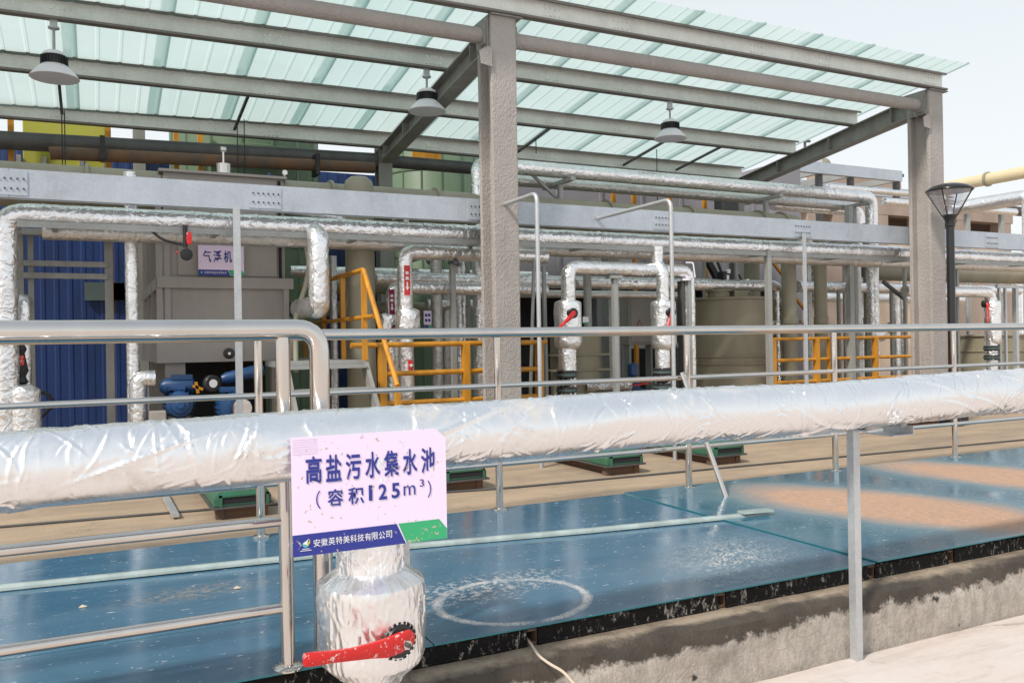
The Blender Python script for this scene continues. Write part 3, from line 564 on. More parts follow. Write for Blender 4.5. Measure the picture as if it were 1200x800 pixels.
# ================================================================== CANOPY
X1, X2, X0 = Xat(590, 8.5, 3), Xat(1094, 8.5, 3), None
BAY = X2 - X1; X0 = X1 - BAY
def ztop(y): return 5.47 - .135 * (y - 8.5)                  # top of purlins
YB = 12.8
cn = thing('canopy', 'open steel canopy with translucent green corrugated roof over the pipework', 'canopy', (X1, 8.6, .3))
def column(x):
    p = thing_part = MB()
    hw, t = .155, .06; y0, y1 = 8.42, 8.80
    poly = [(-hw, y0), (hw, y0), (hw, y0+t), (.035, y0+t), (.035, y1-t), (hw, y1-t), (hw, y1), (-hw, y1), (-hw, y1-t), (-.035, y1-t), (-.035, y0+t), (-hw, y0+t)]
    m2 = MB(); n = len(poly); seg = 24; vs = []
    for k in range(seg + 1):
        z = .3 + (5.20 - .3) * k / seg
        for a, b in poly: vs.append((x + a + noise.noise(Vector((a*9, b*9, z*1.7))) * .003, b + noise.noise(Vector((a*9, b*9, z*1.7 + 9))) * .003, z))
    m2.add(vs, [(k*n+i, k*n+(i+1) % n, (k+1)*n+(i+1) % n, (k+1)*n+i) for k in range(seg) for i in range(n)]); m2.add(vs[-n:], [tuple(range(n))])
    c = part(cn, 'column', m2, COAT, .012)
    # cap plate, gussets and cleats
    part(c, 'cap_plate', MB().box((x-.17, 8.38, 5.202), (x+.22, 8.86, 5.218)), PAINTG)
    for s in (-1, 1):
        part(c, 'cleat', MB().box((x+s*.17-.012, 8.47, 4.86), (x+s*.17+.012, 8.75, 5.20)).box((x+s*.15, 8.60, 4.84), (x+s*.24, 8.62, 4.98)), PAINTG)
    part(c, 'gusset', MB().ext([(0, 0), (.13, .02), (.15, .16), (.04, .22), (0, .2)], (x-.16, 8.39, 4.62), (x-.16, 8.405, 4.62), (-1, 0, 0), (0, 0, 1)), COAT)
    return c
for x in (X1, X2, X0, X0 - BAY): column(x)
for x in (X0 - BAY, X0, X1, X2):
    part(cn, 'rear_column', MB().ext([(-.11, -.11), (.11, -.11), (.11, -.09), (.01, -.09), (.01, .09), (.11, .09), (.11, .11), (-.11, .11), (-.11, .09), (-.01, .09), (-.01, -.09), (-.11, -.09)], (x, YB, .3), (x, YB, ztop(YB) - .21), (1, 0, 0), (0, 1, 0)), PAINTG)
    # rafter: tapered I-beam
    y0, y1 = 8.80, YB + .12; h0, h1 = .28, .23
    def I(y, h): 
        z = ztop(y) - .252
        return [(x-.10, y, z), (x+.10, y, z), (x+.10, y, z-.016), (x+.006, y, z-.016), (x+.006, y, z-h+.016), (x+.10, y, z-h+.016), (x+.10, y, z-h), (x-.10, y, z-h), (x-.10, y, z-h+.016), (x-.006, y, z-h+.016), (x-.006, y, z-.016), (x-.10, y, z-.016)]
    a, b = I(y0, h0), I(y1, h1); n = 12
    rf = part(cn, 'rafter', MB().add(a + b, [(i, n+i, n+(i+1) % n, (i+1) % n) for i in range(n)] + [tuple(range(n)), tuple(range(n, 2*n))[::-1]]), PAINTG)
    for y in (9.15, 10.4, 11.6, 12.5):
        z = ztop(y) - .252; part(rf, 'stiffener', MB().box((x-.095, y-.006, z-.018), (x-.0065, y+.006, z-.21)).box((x+.0065, y-.006, z-.018), (x+.095, y+.006, z-.21)), PAINTG)
    part(rf, 'end_plate', MB().box((x-.12, 8.806, ztop(8.8)-.55), (x+.12, 8.826, ztop(8.8)-.215)), PAINTG)
    part(rf, 'haunch_cleat', MB().ext([(0, 0), (.16, .05), (.16, .065), (0, .05)], (x-.10, YB-.35, ztop(YB)-.43), (x+.10, YB-.35, ztop(YB)-.43), (0, 1, 0), (0, 0, 1)), PAINTG)
# purlins (C-sections open to the front), spliced with bolts
PYS = (8.46, 9.95, 11.32, 12.74)
def drop(mb, k=0):                                        # the frame sags slightly towards its left bay
    for v in mb.v: v.z -= (.013 + (.014 if k == 3 else 0)) * min(5.5, max(0, X1 - v.x))
    return mb
WEB = [(0, -.046), (0, .196), (-.005, .196), (-.005, -.046)]; TOP = [(0, .197), (0, .202), (-.085, .202), (-.085, .170), (-.081, .170), (-.081, .197)]; BOT = [(0, -.051), (0, -.047), (-.096, -.047), (-.096, -.026), (-.10, -.026), (-.10, -.051)]
FLG = galv_mat('dark_purlin_flange', (.20, .18, .165), .1, .6)  # flanges coloured darker and browner than the purlin webs
for k, y in enumerate(PYS):
    z = ztop(y) - .2; e = X2 + (.19 if k == 0 else .10); xs_p = [-5.5, X1 - 3.4, X1 + 1.9, e]
    ex = lambda pf, m_, nm, par: [part(par, nm, drop(MB().ext(pf, (a, y, z), (b, y, z), (0, 1, 0), (0, 0, 1)), k), m_) for a, b in ((-10.8, X1), (X1 + .001, e))]
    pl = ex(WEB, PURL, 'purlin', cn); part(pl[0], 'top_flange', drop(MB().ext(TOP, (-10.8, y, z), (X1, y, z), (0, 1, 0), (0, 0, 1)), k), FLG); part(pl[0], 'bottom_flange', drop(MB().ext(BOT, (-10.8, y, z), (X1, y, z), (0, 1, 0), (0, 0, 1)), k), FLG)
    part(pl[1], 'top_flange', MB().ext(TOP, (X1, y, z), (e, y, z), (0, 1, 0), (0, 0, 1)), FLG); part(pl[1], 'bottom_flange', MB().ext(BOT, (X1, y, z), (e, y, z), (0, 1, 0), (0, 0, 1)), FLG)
    m2 = MB()
    for px in (60, 310, 500, 640, 720, 880, 960, 1085):
        xx = Xat(px, y, z)
        if xx > X2 + .05 or xx < -4: continue
        for i in range(4):
            for j in (.04, .12): m2.cyl((xx + i*.06, y-.006, z+j), (xx + i*.06, y-.016, z+j), .009, 8)
    part(pl[0], 'bolts', drop(m2, k), STAIN, kind='stuff')
# round tie tubes between columns
for xa, xb in ((X0 - BAY, X0), (X0, X1), (X1, X2)):
    tt = part(cn, 'tie_tube', MB().tube([(xa+.20, 8.60, 5.02), (xb-.20, 8.60, 5.02)], .088, n=24), COAT)
    part(tt, 'end_plate', MB().box((xa+.185, 8.49, 4.90), (xa+.205, 8.71, 5.14)).box((xb-.205, 8.49, 4.90), (xb-.185, 8.71, 5.14)), PAINTG)
part(cn, 'rear_tie_tube', MB().tube([(X0, YB-.02, 4.28), (X1-.12, YB-.02, 4.46)], .12, n=20), DARKG)
part(cn, 'rear_tie_tube', MB().tube([(X1+.12, YB-.02, 4.47), (X2-.12, YB-.02, 4.47)], .10, n=20), DARKG)
# sag rods / angle struts between the two rear purlins
for px, py in ((68, 100), (293, 114), (648, 149), (785, 170), (850, 172)):
    p = at(px, py, PYS[2]); q = Vector((p.x + (.0), PYS[3]-.05, ztop(PYS[3])-.17)); part(cn, 'strut', MB().bar((p.x, PYS[2]+.02, ztop(PYS[2])-.19), q, .035, .035), DARKG)
# roof sheets
pitch = .2425; rib = [(0, 0), (.092, 0), (.105, .007), (.132, .007), (.145, 0)]
def sheet(x0, nr, ya=8.06, yb=13.02):
    pf = []
    for i in range(nr): pf += [(x0 + i*pitch + a, b) for a, b in rib]
    pf.append((x0 + nr*pitch + .02, 0)); pf.append((x0 + nr*pitch + .085, 0.0)); pf.append((x0 + nr*pitch + .107, .025)); pf.append((x0 + nr*pitch + .130, .025)); pf.append((x0 + nr*pitch + .150, .004))
    ys = [ya + (yb-ya)*k/10 for k in range(11)]; vs = []
    for y in ys:
        sag = -.006 * abs(math.sin((y-8.46)*math.pi/1.43))
        vs += [(a, y, ztop(y) + .004 + b + sag) for a, b in pf]
    n = len(pf); fs = [(k*n+i, k*n+i+1, (k+1)*n+i+1, (k+1)*n+i) for k in range(10) for i in range(n-1)]
    mb = drop(MB().add(vs, fs))
    for v in mb.v: v.z -= .014 * min(5.5, max(0, X1 - v.x)) * max(0, (v.y - 11.3) / 1.5)
    return part(cn, 'roof_sheet', mb, FRP)
x = X2 + .12 - .97
while x > -10.6: sheet(x, 4); x -= .97
# ridge of overlap laps read darker: a second lap strip on each joint
x = X2 + .12
# ================================================================== HIGH-BAY LAMPS
def lamp(px, py_hang, py_bot, label):
    y = PYS[1] - .035; top = Vector((Xat(px, y, 4.9), y, ztop(y) - .25)); zb = Zat(px, py_bot, y)
    t = thing('pendant_lamp', label, 'lamp', (top.x, y, zb), 'bell lamps hung under the canopy'); x, z = top.x, zb
    part(t, 'hook', MB().box((x-.035, y-.02, top.z-.09), (x+.035, y+.02, top.z-.001)).lathe((x, y, top.z-.13), [(.02, 0), (.055, .015), (.055, .03), (.02, .045)], 14), GALV)
    part(t, 'stem', MB().cyl((x, y, z+.25), (x, y, top.z-.12), .014, 10), GALVD)
    hs = part(t, 'heat_sink', MB().lathe((x, y, z+.13), [(.115, 0), (.12, .01), (.12, .09), (.11, .10)], 28), BLACK)
    m2 = MB()
    for k in range(28):
        a = 2*math.pi*k/28; d = Vector((math.cos(a), math.sin(a), 0)); m2.bar(Vector((x, y, z+.135)) + d*.126, Vector((x, y, z+.225)) + d*.126, .006, .02, (0, 1, 0))
    part(hs, 'cooling_fins', m2, BLACK)
    part(t, 'cap', MB().lathe((x, y, z+.23), [(.115, 0), (.105, .03), (.06, .055), (.03, .06)], 24), WHITE)
    part(t, 'shade', MB().lathe((x, y, z), [(.232, 0), (.236, .004), (.205, .045), (.15, .105), (.118, .135), (.112, .133), (.146, .10), (.20, .043), (.225, .006)], 40), WHITE)
    part(t, 'diffuser', MB().lathe((x, y, z+.012), [(.0005, 0), (.215, .004), (.21, .010)], 40), mat('frosted_diffuser', (.42, .40, .42), .45))
lamp(63, 25, 92, 'leftmost bell lamp, hanging over the lime tank'); lamp(500, 75, 131, 'middle bell lamp, hanging in front of the sloping rafter'); lamp(785, 112, 163, 'rightmost bell lamp, hanging right of the stucco column')
# ================================================================== LONG GALVANISED BEAM WITH POSTS
zt_ = 3.24; zb_ = 2.98
def lx(px, z=3.1, Y=8.85): return Xat(px, Y, z)
bm = thing('pipe_rack_beam', 'long galvanised channel beam spanning the rack just above the main foil pipe', 'beam', (4, 8.9, 2.97))
cuts = [-6, lx(10), lx(305), lx(562), X1 + .0, lx(778), lx(940), lx(1074), 16.5]
CB = [(0, 0), (.12, 0), (.12, .02), (.115, .02), (.115, .006), (.006, .006), (.006, .254), (.125, .254), (.125, .24), (.13, .24), (.13, .26), (0, .26)]
GB = galv_mat('pale_galvanised_beam', (.53, .58, .65), .35, .5)
for a, b in zip(cuts[:-1], cuts[1:]): part(bm, 'channel', MB().ext(CB, (a+.002, 8.85, zb_), (b-.002, 8.85, zb_), (0, 1, 0), (0, 0, 1)), GB)
for px in (10, 312, 564, 778, 940, 1082, 1190):
    xx = lx(px) if px < 1150 else lx(1162); pp = part(bm, 'splice_plate', MB().box((xx-.17, 8.842, zb_+.02), (xx+.15, 8.849, zt_-.02)), GB); m2 = MB()
    for i in range(6):
        for j in (.08, .17): m2.cyl((xx-.13+i*.05, 8.843, zb_+j), (xx-.13+i*.05, 8.831, zb_+j), .009, 8)
    part(pp, 'bolts', m2, DARKG, kind='stuff')
for px, py in ((279, 233), (944, 285)):
    xx = Xat(px, 8.80, 2); part(bm, 'hanger_post', MB().ext([(-.035, 0), (.035, 0), (.035, .05), (.029, .05), (.029, .006), (-.035, .006)], (xx, 8.80, .3), (xx, 8.80, 3.0 if px < 500 else 3.05), (1, 0, 0), (0, 1, 0)), GALV)
for px in (1003,): 
    xx = Xat(996, 9.4, 2.5); part(bm, 'rear_post', MB().box((xx-.05, 9.35, .3), (xx+.04, 9.44, 3.6)), GALVD)
sh = thing('pipe_shelf', 'narrow galvanised angle shelf directly beneath the main foil pipe', 'pipe support', (4, 9.1, 2.6))
zs = Zat(590, 288, 9.0)
part(sh, 'front_angle', MB().ext([(0, 0), (.012, 0), (.012, .06), (0, .06)], (Xat(20, 9, zs), 8.98, zs), (16.5, 8.98, zs), (0, 1, 0), (0, 0, 1)), GALVD)
part(sh, 'rear_angle', MB().bar((Xat(20, 9, zs), 9.55, zs+.03), (16.5, 9.55, zs+.03), .05, .06), GALVD)
x = Xat(20, 9, zs) + .3
while x < 16: part(sh, 'cross_bar', MB().bar((x, 8.995, zs+.015), (x, 9.52, zs+.015), .05, .03), GALVD); x += 1.45
# ================================================================== PIPE RUNS
GP = 'foil wrapped pipes'
def pipe(pts, r, label, m=FOIL, fil=None, wob=.035, name='insulated_pipe', cat='pipe', group=GP, n=20, seed=0):
    mb = MB().tube(pts, r, fil if fil is not None else r * 1.5, n, .07, wob, seed)
    return solo(name, mb, m, label, cat, group)
def collar(par, p, r, ax, m=FOILD, w=.03): part(par, 'foil_collar', MB().lathe(Vector(p) - Vector(ax)*w, [(r, 0), (r*1.05, w*.4), (r*1.05, w*1.6), (r, w*2)], 20, ax), m)
MY = 9.09; MZ = Zat(590, 273, 9.05) - .035; xl = Xat(6, MY, 1.8)
mp = pipe([(xl, MY, .3), (xl, MY, MZ), (16.6, MY, MZ)], .113, 'long main foil wrapped pipe crossing the rack, turning down at far left', fil=.2, wob=.05)
for px in (135, 225, 300, 430, 545, 700, 870, 1000, 1130): xx = Xat(px, MY, MZ); collar(mp, (xx, MY, MZ), .114, (1, 0, 0), FOIL, .015)
pipe([(xl + .3, 9.42, MZ - .10), (16.4, 9.42, MZ - .10)], .085, 'thinner dull foil pipe running close behind the main foil pipe', FOILD)
x = Xat(373, 8.92, 2.3); zb2 = Zat(373, 362, 8.92)
pipe([(x, MY - .02, MZ - .05), (x, 8.90, MZ - .12), (x, 8.90, zb2), (x - .03, 9.2, zb2 + .03), (x - .05, 9.6, zb2 + .03)], .112, 'stubby foil drop leg hanging from the main pipe above the near handrail elbow', fil=.09, seed=3, wob=.06)
UY = 10.0; UZ = Zat(700, 204, UY); xul = Xat(561, UY, 3.2); xur = Xat(1022, UY, 3)
pipe([(xul, UY, .3), (xul, UY, UZ), (xur, UY, UZ), (xur, UY, .3)], .098, 'upper foil pipe above the beam, turning down beside the right stucco column', seed=5)
U2Z = Zat(700, 219, 10.4); x2l = Xat(577, 10.4, 3); x2r = Xat(1003, 10.4, 3)
pipe([(x2l, 10.4, .3), (x2l, 10.4, U2Z), (x2r, 10.4, U2Z), (x2r, 10.4, .3)], .078, 'slimmer upper foil pipe running behind and below the upper one', FOILD, seed=6)
for px in (655, 895, 998):
    xx = Xat(px, 10.2, 3.4); t = thing('pipe_bracket', {655: 'galvanised T bracket carrying the upper pipes just right of the middle column', 895: 'galvanised T bracket carrying the upper pipes under the roof corner', 998: 'galvanised T bracket carrying the upper pipes near their right elbows'}[px], 'pipe support', (xx, 10.2, 3.2))
    part(t, 'arm', MB().bar((xx, 9.80, UZ-.13), (xx, 10.62, UZ-.13), .07, .05), GALVD); part(t, 'post', MB().box((xx-.03, 10.12, 3.0 if px < 990 else .3), (xx+.03, 10.18, UZ-.155)), GALVD)
    if px == 655: part(t, 'diagonal_brace', MB().bar((xx, 10.2, 3.55), (xx-.45, 10.2, 3.9), .035), GALVD)
pipe([(Xat(905, 12, 3.5), 12, Zat(970, 245, 12)), (Xat(1008, 12, 3.5), 12, Zat(970, 245, 12)), (Xat(1008, 12, 3.5), 12, .3)], .10, 'foil pipe behind the rack, elbowing down just left of the right stucco column', seed=7)
pipe([(Xat(1036, 13, 3.9), 13, Zat(1060, 238, 13)), (Xat(1190, 13, 3.9), 13, Zat(1060, 238, 13))], .085, 'pale foil pipe passing behind the street lamp head along the concrete building', seed=8)
pipe([(Xat(975, 14, 3.9), 14.1, Zat(1040, 224, 14)), (Xat(1084, 14, 3.9), 14.1, Zat(1040, 224, 14))], .07, 'short foil pipe just under the far galvanised gantry', seed=9)
# valve loop in the middle
LY = 8.92; xa = Xat(666, LY, 2.2); LZ = Zat(700, 314, LY); xb = Xat(807, LY + .12, 2)
pipe([(xa, LY, .3), (xa, LY, LZ), (xb, LY + .12, LZ), (xb, LY + .12, .3)], .088, 'foil pipe loop with two valves, hanging below the main pipe right of the middle column', fil=.13, seed=11, wob=.05)
xc_ = Xat(777, LY, 2); pipe([(Xat(770, 9.0, 2.7), 9.0, MZ - .06), (Xat(770, 9.0, 2.7), 9.0, LZ + .08), (xc_, LY - .0, LZ - .02), (xc_, LY, .3)], .082, 'short foil riser joining the main pipe to the right valve of the loop', fil=.03, seed=12)
def body_valve(px, ytop, ybot, Y, r, label, lever, lev, flange=True, m=FOILW, name='insulated_valve'):
    x = Xat(px, Y, 1.8); z1, z0 = Zat(px, ytop, Y - r), Zat(px, ybot, Y - r)
    t = thing(name, label, 'valve', (x, Y, z0), 'foil wrapped valves')
    mb = MB(); P = [(r*.55, z0-.03), (r*.86, z0), (r*.97, z0+.03), (r, z0+.07)]; k = 8
    P += [(r, z0+.07+(z1-z0-.14)*j/k) for j in range(1, k)] + [(r, z1-.07), (r*.98, z1-.03), (r*.92, z1-.008), (r*.56, z1+.015)]
    vs = []; n = 36
    for rr, z in P:
        for j in range(n):
            a = 2*math.pi*j/n; e = noise.noise(Vector((math.cos(a)*4+px, math.sin(a)*4, z*7))) * .012; vs.append((x+(rr+e)*math.cos(a), Y+(rr+e)*math.sin(a), z))
    mb.add(vs, [(i*n+j, i*n+(j+1) % n, (i+1)*n+(j+1) % n, (i+1)*n+j) for i in range(len(P)-1) for j in range(n)], True)
    part(t, 'wrapped_body', mb, m)
    if lever:
        (hx_, hy_), (ex_, ey_) = lev; a = at(hx_, hy_, Y - r - .01); b = at(ex_, ey_, Y - r - .05)
        part(t, 'hub', MB().cyl(a + Vector((0, .04, 0)), a + Vector((0, -.025, 0)), .062 if r > .12 else .035, 20), BLACK)
        d = (b - a); w0 = .030 if r > .12 else .016
        m2 = MB(); u = d.normalized(); nrm = Vector((0, -1, 0)); sd2 = u.cross(nrm); vs = []
        pr = ((-.08, .7, -.03), (0, 1.15, -.035), (.25, 1.05, -.045), (.55, .72, -.05), (.9, .68, -.05), (1, .45, -.05))
        for t_, w_, off in pr:
            c = a + d*t_ + nrm * (-off)
            for q in range(8):
                an = 2*math.pi*q/8; vs.append(c + sd2*w0*w_*math.cos(an) + nrm*.014*math.sin(an))
        m2.add(vs, [(i*8+q, i*8+(q+1) % 8, (i+1)*8+(q+1) % 8, (i+1)*8+q) for i in range(5) for q in range(8)], True); m2.add(vs[:8], [tuple(range(8))]); m2.add(vs[-8:], [tuple(range(8))])
        part(t, 'lever', m2, RED)
    return t, x, z0
GRS = mat('grey_green_coupling', (.07, .11, .11), .5)
def coupling(t, px, y0, y1, Y, r):
    z1, z0 = Zat(px, y0, Y-r), Zat(px, y1, Y-r); x = Xat(px, Y, 1.2); h = (z1 - z0)
    c = part(t, 'rubber_coupling', MB().lathe((x, Y, z0), [(r*.8, 0), (r, 0.005), (r, h*.25), (r*.62, h*.3), (r*.78, h*.45), (r*.62, h*.62), (r, h*.68), (r, h*.95), (r*.8, h)], 24), BLACK)
    for zz in (h*.12, h*.80):
        m2 = MB()
        for k in range(10):
            a = 2*math.pi*k/10; m2.cyl((x+r*.86*math.cos(a), Y+r*.86*math.sin(a), z0+zz-h*.2), (x+r*.86*math.cos(a), Y+r*.86*math.sin(a), z0+zz+h*.2), .012, 6)
        part(c, 'flange_ring', MB().lathe((x, Y, z0+zz-h*.05), [(r*1.05, 0), (r*1.05, h*.1)], 24), GRS); part(c, 'bolts', m2, DARKG, kind='stuff')
t, _, _ = body_valve(665.5, 352, 407, LY, .168, 'left foil wrapped valve of the middle loop, red lever pointing down left', True, ((671, 367), (653, 384))); coupling(t, 664, 434, 461, LY, .125)
t, _, _ = body_valve(777.5, 352, 408, LY, .162, 'right foil wrapped valve of the middle loop, red lever pointing steeply down', True, ((786, 366), (779, 387))); coupling(t, 777, 431, 457, LY, .125)
pipe([(Xat(665, LY, 1), LY, Zat(665, 436, LY)), (Xat(665, LY, 1), LY, Zat(665, 404, LY))], .102, 'loose foil sleeve under the left valve of the middle loop', FOILW, wob=.08, seed=4)
pipe([(Xat(777, LY, 1), LY, Zat(777, 433, LY)), (Xat(777, LY, 1), LY, Zat(777, 404, LY))], .098, 'loose foil sleeve under the right valve of the middle loop', FOILW, wob=.08, seed=5)
xx = Xat(721, LY, 1.8); t = thing('pipe_support', 'thin galvanised post propping the middle pipe loop between its two valves', 'pipe support', (xx, LY, .3)); part(t, 'post', MB().box((xx-.032, LY-.03, .3), (xx+.032, LY+.03, LZ-.13)), GALVD); part(t, 'saddle', MB().box((xx-.085, LY-.06, LZ-.128), (xx+.085, LY+.06, LZ-.09)), GALVD)
xx = Xat(796, 9.15, 1.8); t = thing('pipe_support', 'dark grey square post with white clamp at the right elbow of the middle loop', 'pipe support', (xx, 9.15, .3)); part(t, 'post', MB().box((xx-.06, 9.0, .3), (xx+.03, 9.1, LZ-.13)), DARKG); part(t, 'post_face', MB().box((xx-.0, 8.94, .3), (xx+.05, 8.995, LZ-.13)), GALVD)
part(t, 'clamp', MB().lathe((xx, 8.98, LZ-.13), [(.07, 0), (.07, .03)], 20).tube([(xx-.0, 8.80, LZ-.1), (xx-.03, 8.80, LZ+.09), (xx-.0, 8.98, LZ+.11)], .01, .03, 8), WHITE)
# bent conduits coming off the beam
for pts, lab in ((((573, 246), (623, 229), 629), 'bent galvanised conduit dropping from the beam just right of the middle column'), (((700, 256), (778, 239), 786), 'bent galvanised conduit dropping from the beam in front of the right loop valve')):
    a = at(*pts[0], 8.84); x = a.x; lo, hi = 5.0, 8.8
    for _ in range(30):
        mid = (lo+hi)/2; r_ = (Vector((x, mid, a.z)) - Vector((0, 0, EYE))); px = 600 + F * (r_.dot(RT)*cr + (a.z-EYE)*sr*-1) / r_.dot(FW)
        if px < pts[2]: hi = mid
        else: lo = mid
    pipe([(x, 8.84, a.z), (x, mid, a.z), (x, mid, .3)], .023, lab, GALV, fil=.10, wob=0, name='conduit', cat='conduit', group='galvanised conduits', n=12)
for (a, b, Y, r, lab) in (((626, 300), (619, 462), 9.2, .022, 'thin slightly leaning galvanised tube close to the middle column'), ((637, 312), (641, 470), 9.3, .028, 'thin upright galvanised tube behind the left conduit')):
    pipe([at(*a, Y), Vector((at(*b, Y).x, Y, .3))], r, lab, GALVD, wob=0, name='conduit', cat='conduit', group='galvanised conduits', n=12)
# low pipes right of the middle column
S1Y = 10.0; S1Z = Zat(740, 332, S1Y)
pipe([(Xat(440, S1Y, 2.3), S1Y, S1Z), (Xat(912, S1Y, 2.2), S1Y, S1Z), (Xat(912, S1Y, 2.2), S1Y, .3)], .085, 'low foil pipe behind the valve loop, elbowing down right of the beige tank', seed=13)
x = Xat(912, S1Y, 1.8); t, _, _ = body_valve(912, 376, 388, S1Y, .11, 'small foil bulge on the pipe right of the beige tank', False, None, name='pipe_fitting')
pipe([(Xat(935, 10.6, 2.2), 10.6, Zat(1000, 337, 10.6)), (16.5, 10.6, Zat(1000, 337, 10.6))], .095, 'low foil pipe passing behind the cream pipes near the right stucco column', seed=14)
pipe([(Xat(965, 12.5, 2.2), 12.5, Zat(1050, 350, 12.5)), (17.5, 12.5, Zat(1050, 350, 12.5))], .10, 'bright foil pipe lowest behind the right stucco column', FOILW, seed=15)
pipe([(Xat(600, 10.3, 2), 10.3, Zat(700, 345, 10.3)), (Xat(805, 10.3, 2), 10.3, Zat(700, 345, 10.3))], .055, 'thin dull pipe just below the low foil pipe behind the loop', FOILD, seed=16)
x = Xat(682, 9.9, 2); pipe([(x, 9.75, 2.75), (x, 9.75, .3)], .055, 'plain grey upright pipe right behind the left loop valve', GALVD, wob=0, name='steel_pipe')
x = Xat(735, 9.7, 2.2)
# right valve by the lamp
RY = 9.2; RZ = Zat(1130, 342, RY); xr = Xat(1161, RY, 2)
pipe([(Xat(1062, RY, 2), RY + .02, RZ), (xr, RY, RZ), (xr, RY, .3)], .09, 'foil pipe with white valve at far right beyond the street lamp', FOILW, seed=17, wob=.06)
t, _, _ = body_valve(1163, 352, 402, RY, .13, 'white wrapped valve at far right with upright red lever', True, ((1155, 356), (1154, 378)), m=FOILW); coupling(t, 1162, 405, 421, RY, .12)
# left-centre group
L7 = 9.25; z7 = Zat(530, 297, L7); x7 = Xat(475, L7, 2.2)
p7 = pipe([(x7, L7, .3), (x7, L7, z7), (Xat(640, L7, 2.4), L7, z7)], .088, 'foil pipe with red arrow strip, elbowing down left of the middle column', fil=.12, seed=18, wob=.055)
t7, _, _ = body_valve(478, 362, 390, L7, .14, 'fat white wrapped valve body below the red arrow strip', False, None)
L5 = 9.6; z5 = Zat(520, 338, L5); x5 = Xat(459, L5, 2.2)
p5 = pipe([(x5, L5, .3), (x5, L5, z5), (Xat(640, L5, 2), L5, z5)], .078, 'second foil pipe with maroon arrow strip, lower and left of the first', seed=19, wob=.06)
t5, _, _ = body_valve(456, 368, 396, L5, .12, 'smaller foil valve body below the maroon arrow strip', True, ((462, 384), (452, 391)))
for (Y, px0, px1, y0, y1, m_, px_r, lab) in ((L7 - .094, 474, 481, 346, 311, RED, 478, 'red'), (L5 - .084, 456, 462.5, 369, 339, mat('maroon_strip', (.25, .01, .06), .5), 459, 'maroon')):
    xa_, xb_ = Xat(px0, Y, 2.1), Xat(px1, Y, 2.1); za, zb3 = Zat(px_r, y0, Y), Zat(px_r, y1, Y)
    t = thing('flow_label', lab + ' strip label with white marks and a down arrow on a foil pipe', 'label', (xa_, Y, za)); b_ = Board(t, xa_, xb_, za, zb3, Y)
    b_.poly('strip', [(0, 0), (1, 0), (1, 1), (0, 1)], m_, 0)
    b_.poly('print_mark', [(.25, .70), (.75, .70), (.75, .80), (.25, .80)], WPR, .002, .0005); b_.poly('print_mark', [(.2, .52), (.8, .52), (.72, .63), (.28, .63)], WPR, .002, .0005)
    b_.poly('arrow', [(.5, .17), (.85, .28), (.62, .28), (.62, .45), (.38, .45), (.38, .28), (.15, .28)], WPR, .002, .0005)
for px, py, lab in ((459, 431, 'small red butterfly handle on the left thin drop pipe'), (481, 428, 'small red butterfly handle on the right thin drop pipe')):
    p = at(px, py, L7 - .13); t = thing('small_valve', lab, 'valve', (p.x, p.y, p.z), 'small red handled valves')
    part(t, 'handle', MB().ext([(-.022, -.06), (.022, -.06), (.026, .0), (.022, .06), (-.022, .06), (-.026, 0)], p, p + Vector((0, -.02, 0)), (1, 0, 0), (0, 0, 1)), RED); part(t, 'stem', MB().cyl(p + Vector((0, .07, 0)), p + Vector((0, -.03, 0)), .016, 10), WPR)
for i, (px, r, ytop, lab) in enumerate(((512, .078, 307, 'first upright foil pipe right of the lilac tag'), (540, .082, 309, 'second upright foil pipe, nearer the middle column'), (566, .062, 312, 'third upright foil pipe, tight against the middle column'))):
    x = Xat(px, 10.5, 2); pipe([(x, 10.5, .3), (x, 10.5, Zat(px, ytop - 14, 10.5)), (x, 11.6, Zat(px, ytop - 14, 10.5))], r, lab, FOILD if i != 1 else FOIL, seed=20+i)
x = Xat(549, 10.3, 2); pipe([(x, 10.3, .3), (x, 10.3, 2.8)], .03, 'thin grey tube between the second and third upright foil pipes', GALVD, wob=0, name='steel_pipe')
for (py, px0, px1, Y, r, m_, lab) in ((321, 340, 640, 11.2, .075, FOIL, 'foil pipe running low behind the stair at mid left'), (362, 340, 520, 11.6, .10, CREAM, 'cream pipe running low behind the orange stair rail'), (336, 380, 470, 11.5, .10, CREAM, 'shorter cream pipe above the low one behind the stair rail'), (357, 500, 600, 11.1, .075, FOIL, 'lowest foil pipe left of the middle column')):
    z = Zat((px0+px1)/2, py, Y); pipe([(Xat(px0, Y, z), Y, z), (Xat(px1, Y, z), Y, z)], r, lab, m_, name='insulated_pipe' if m_ is FOIL else 'cream_pipe', group=GP if m_ is FOIL else 'cream plastic pipes', seed=int(py))
x = Xat(409, 10.5, 2); 
xx = Xat(531, 9.3, 2); t = thing('pipe_support', 'grey post with bracket under the arrow labelled pipe left of the middle column', 'pipe support', (xx, 9.3, .3)); part(t, 'post', MB().box((xx-.03, 9.27, .3), (xx+.03, 9.33, z7-.12)), GALVD); part(t, 'saddle', MB().bar((xx-.02, 9.15, z7-.115), (xx+.12, 9.4, z7-.115), .05, .04), DARKG)
pipe([at(427, 262, 9.7), at(395, 256, 9.7), at(340, 247, 9.7)], .045, 'thin crumpled foil pipe lying just above the main pipe at mid left', FOIL, seed=31)
p = at(474, 250, 9.6); pipe([p + Vector((-.12, .1, -.05)), p + Vector((0, 0, 0)), p + Vector((.03, 0, -.18))], .04, 'little foil elbow poking up over the main pipe left of the middle column', FOIL, seed=32)
# pale hose drooping
hp = [at(*q, 9.4) for q in ((358, 284), (363, 310), (358, 335), (350, 360), (346, 374))]; hp.append(Vector((hp[-1].x, 9.4, 1.3)))
solo('hose', MB().tube(hp, .028, .1, 10), HOSE, 'pale green hose hanging in a curve left of the stubby foil leg', 'hose')
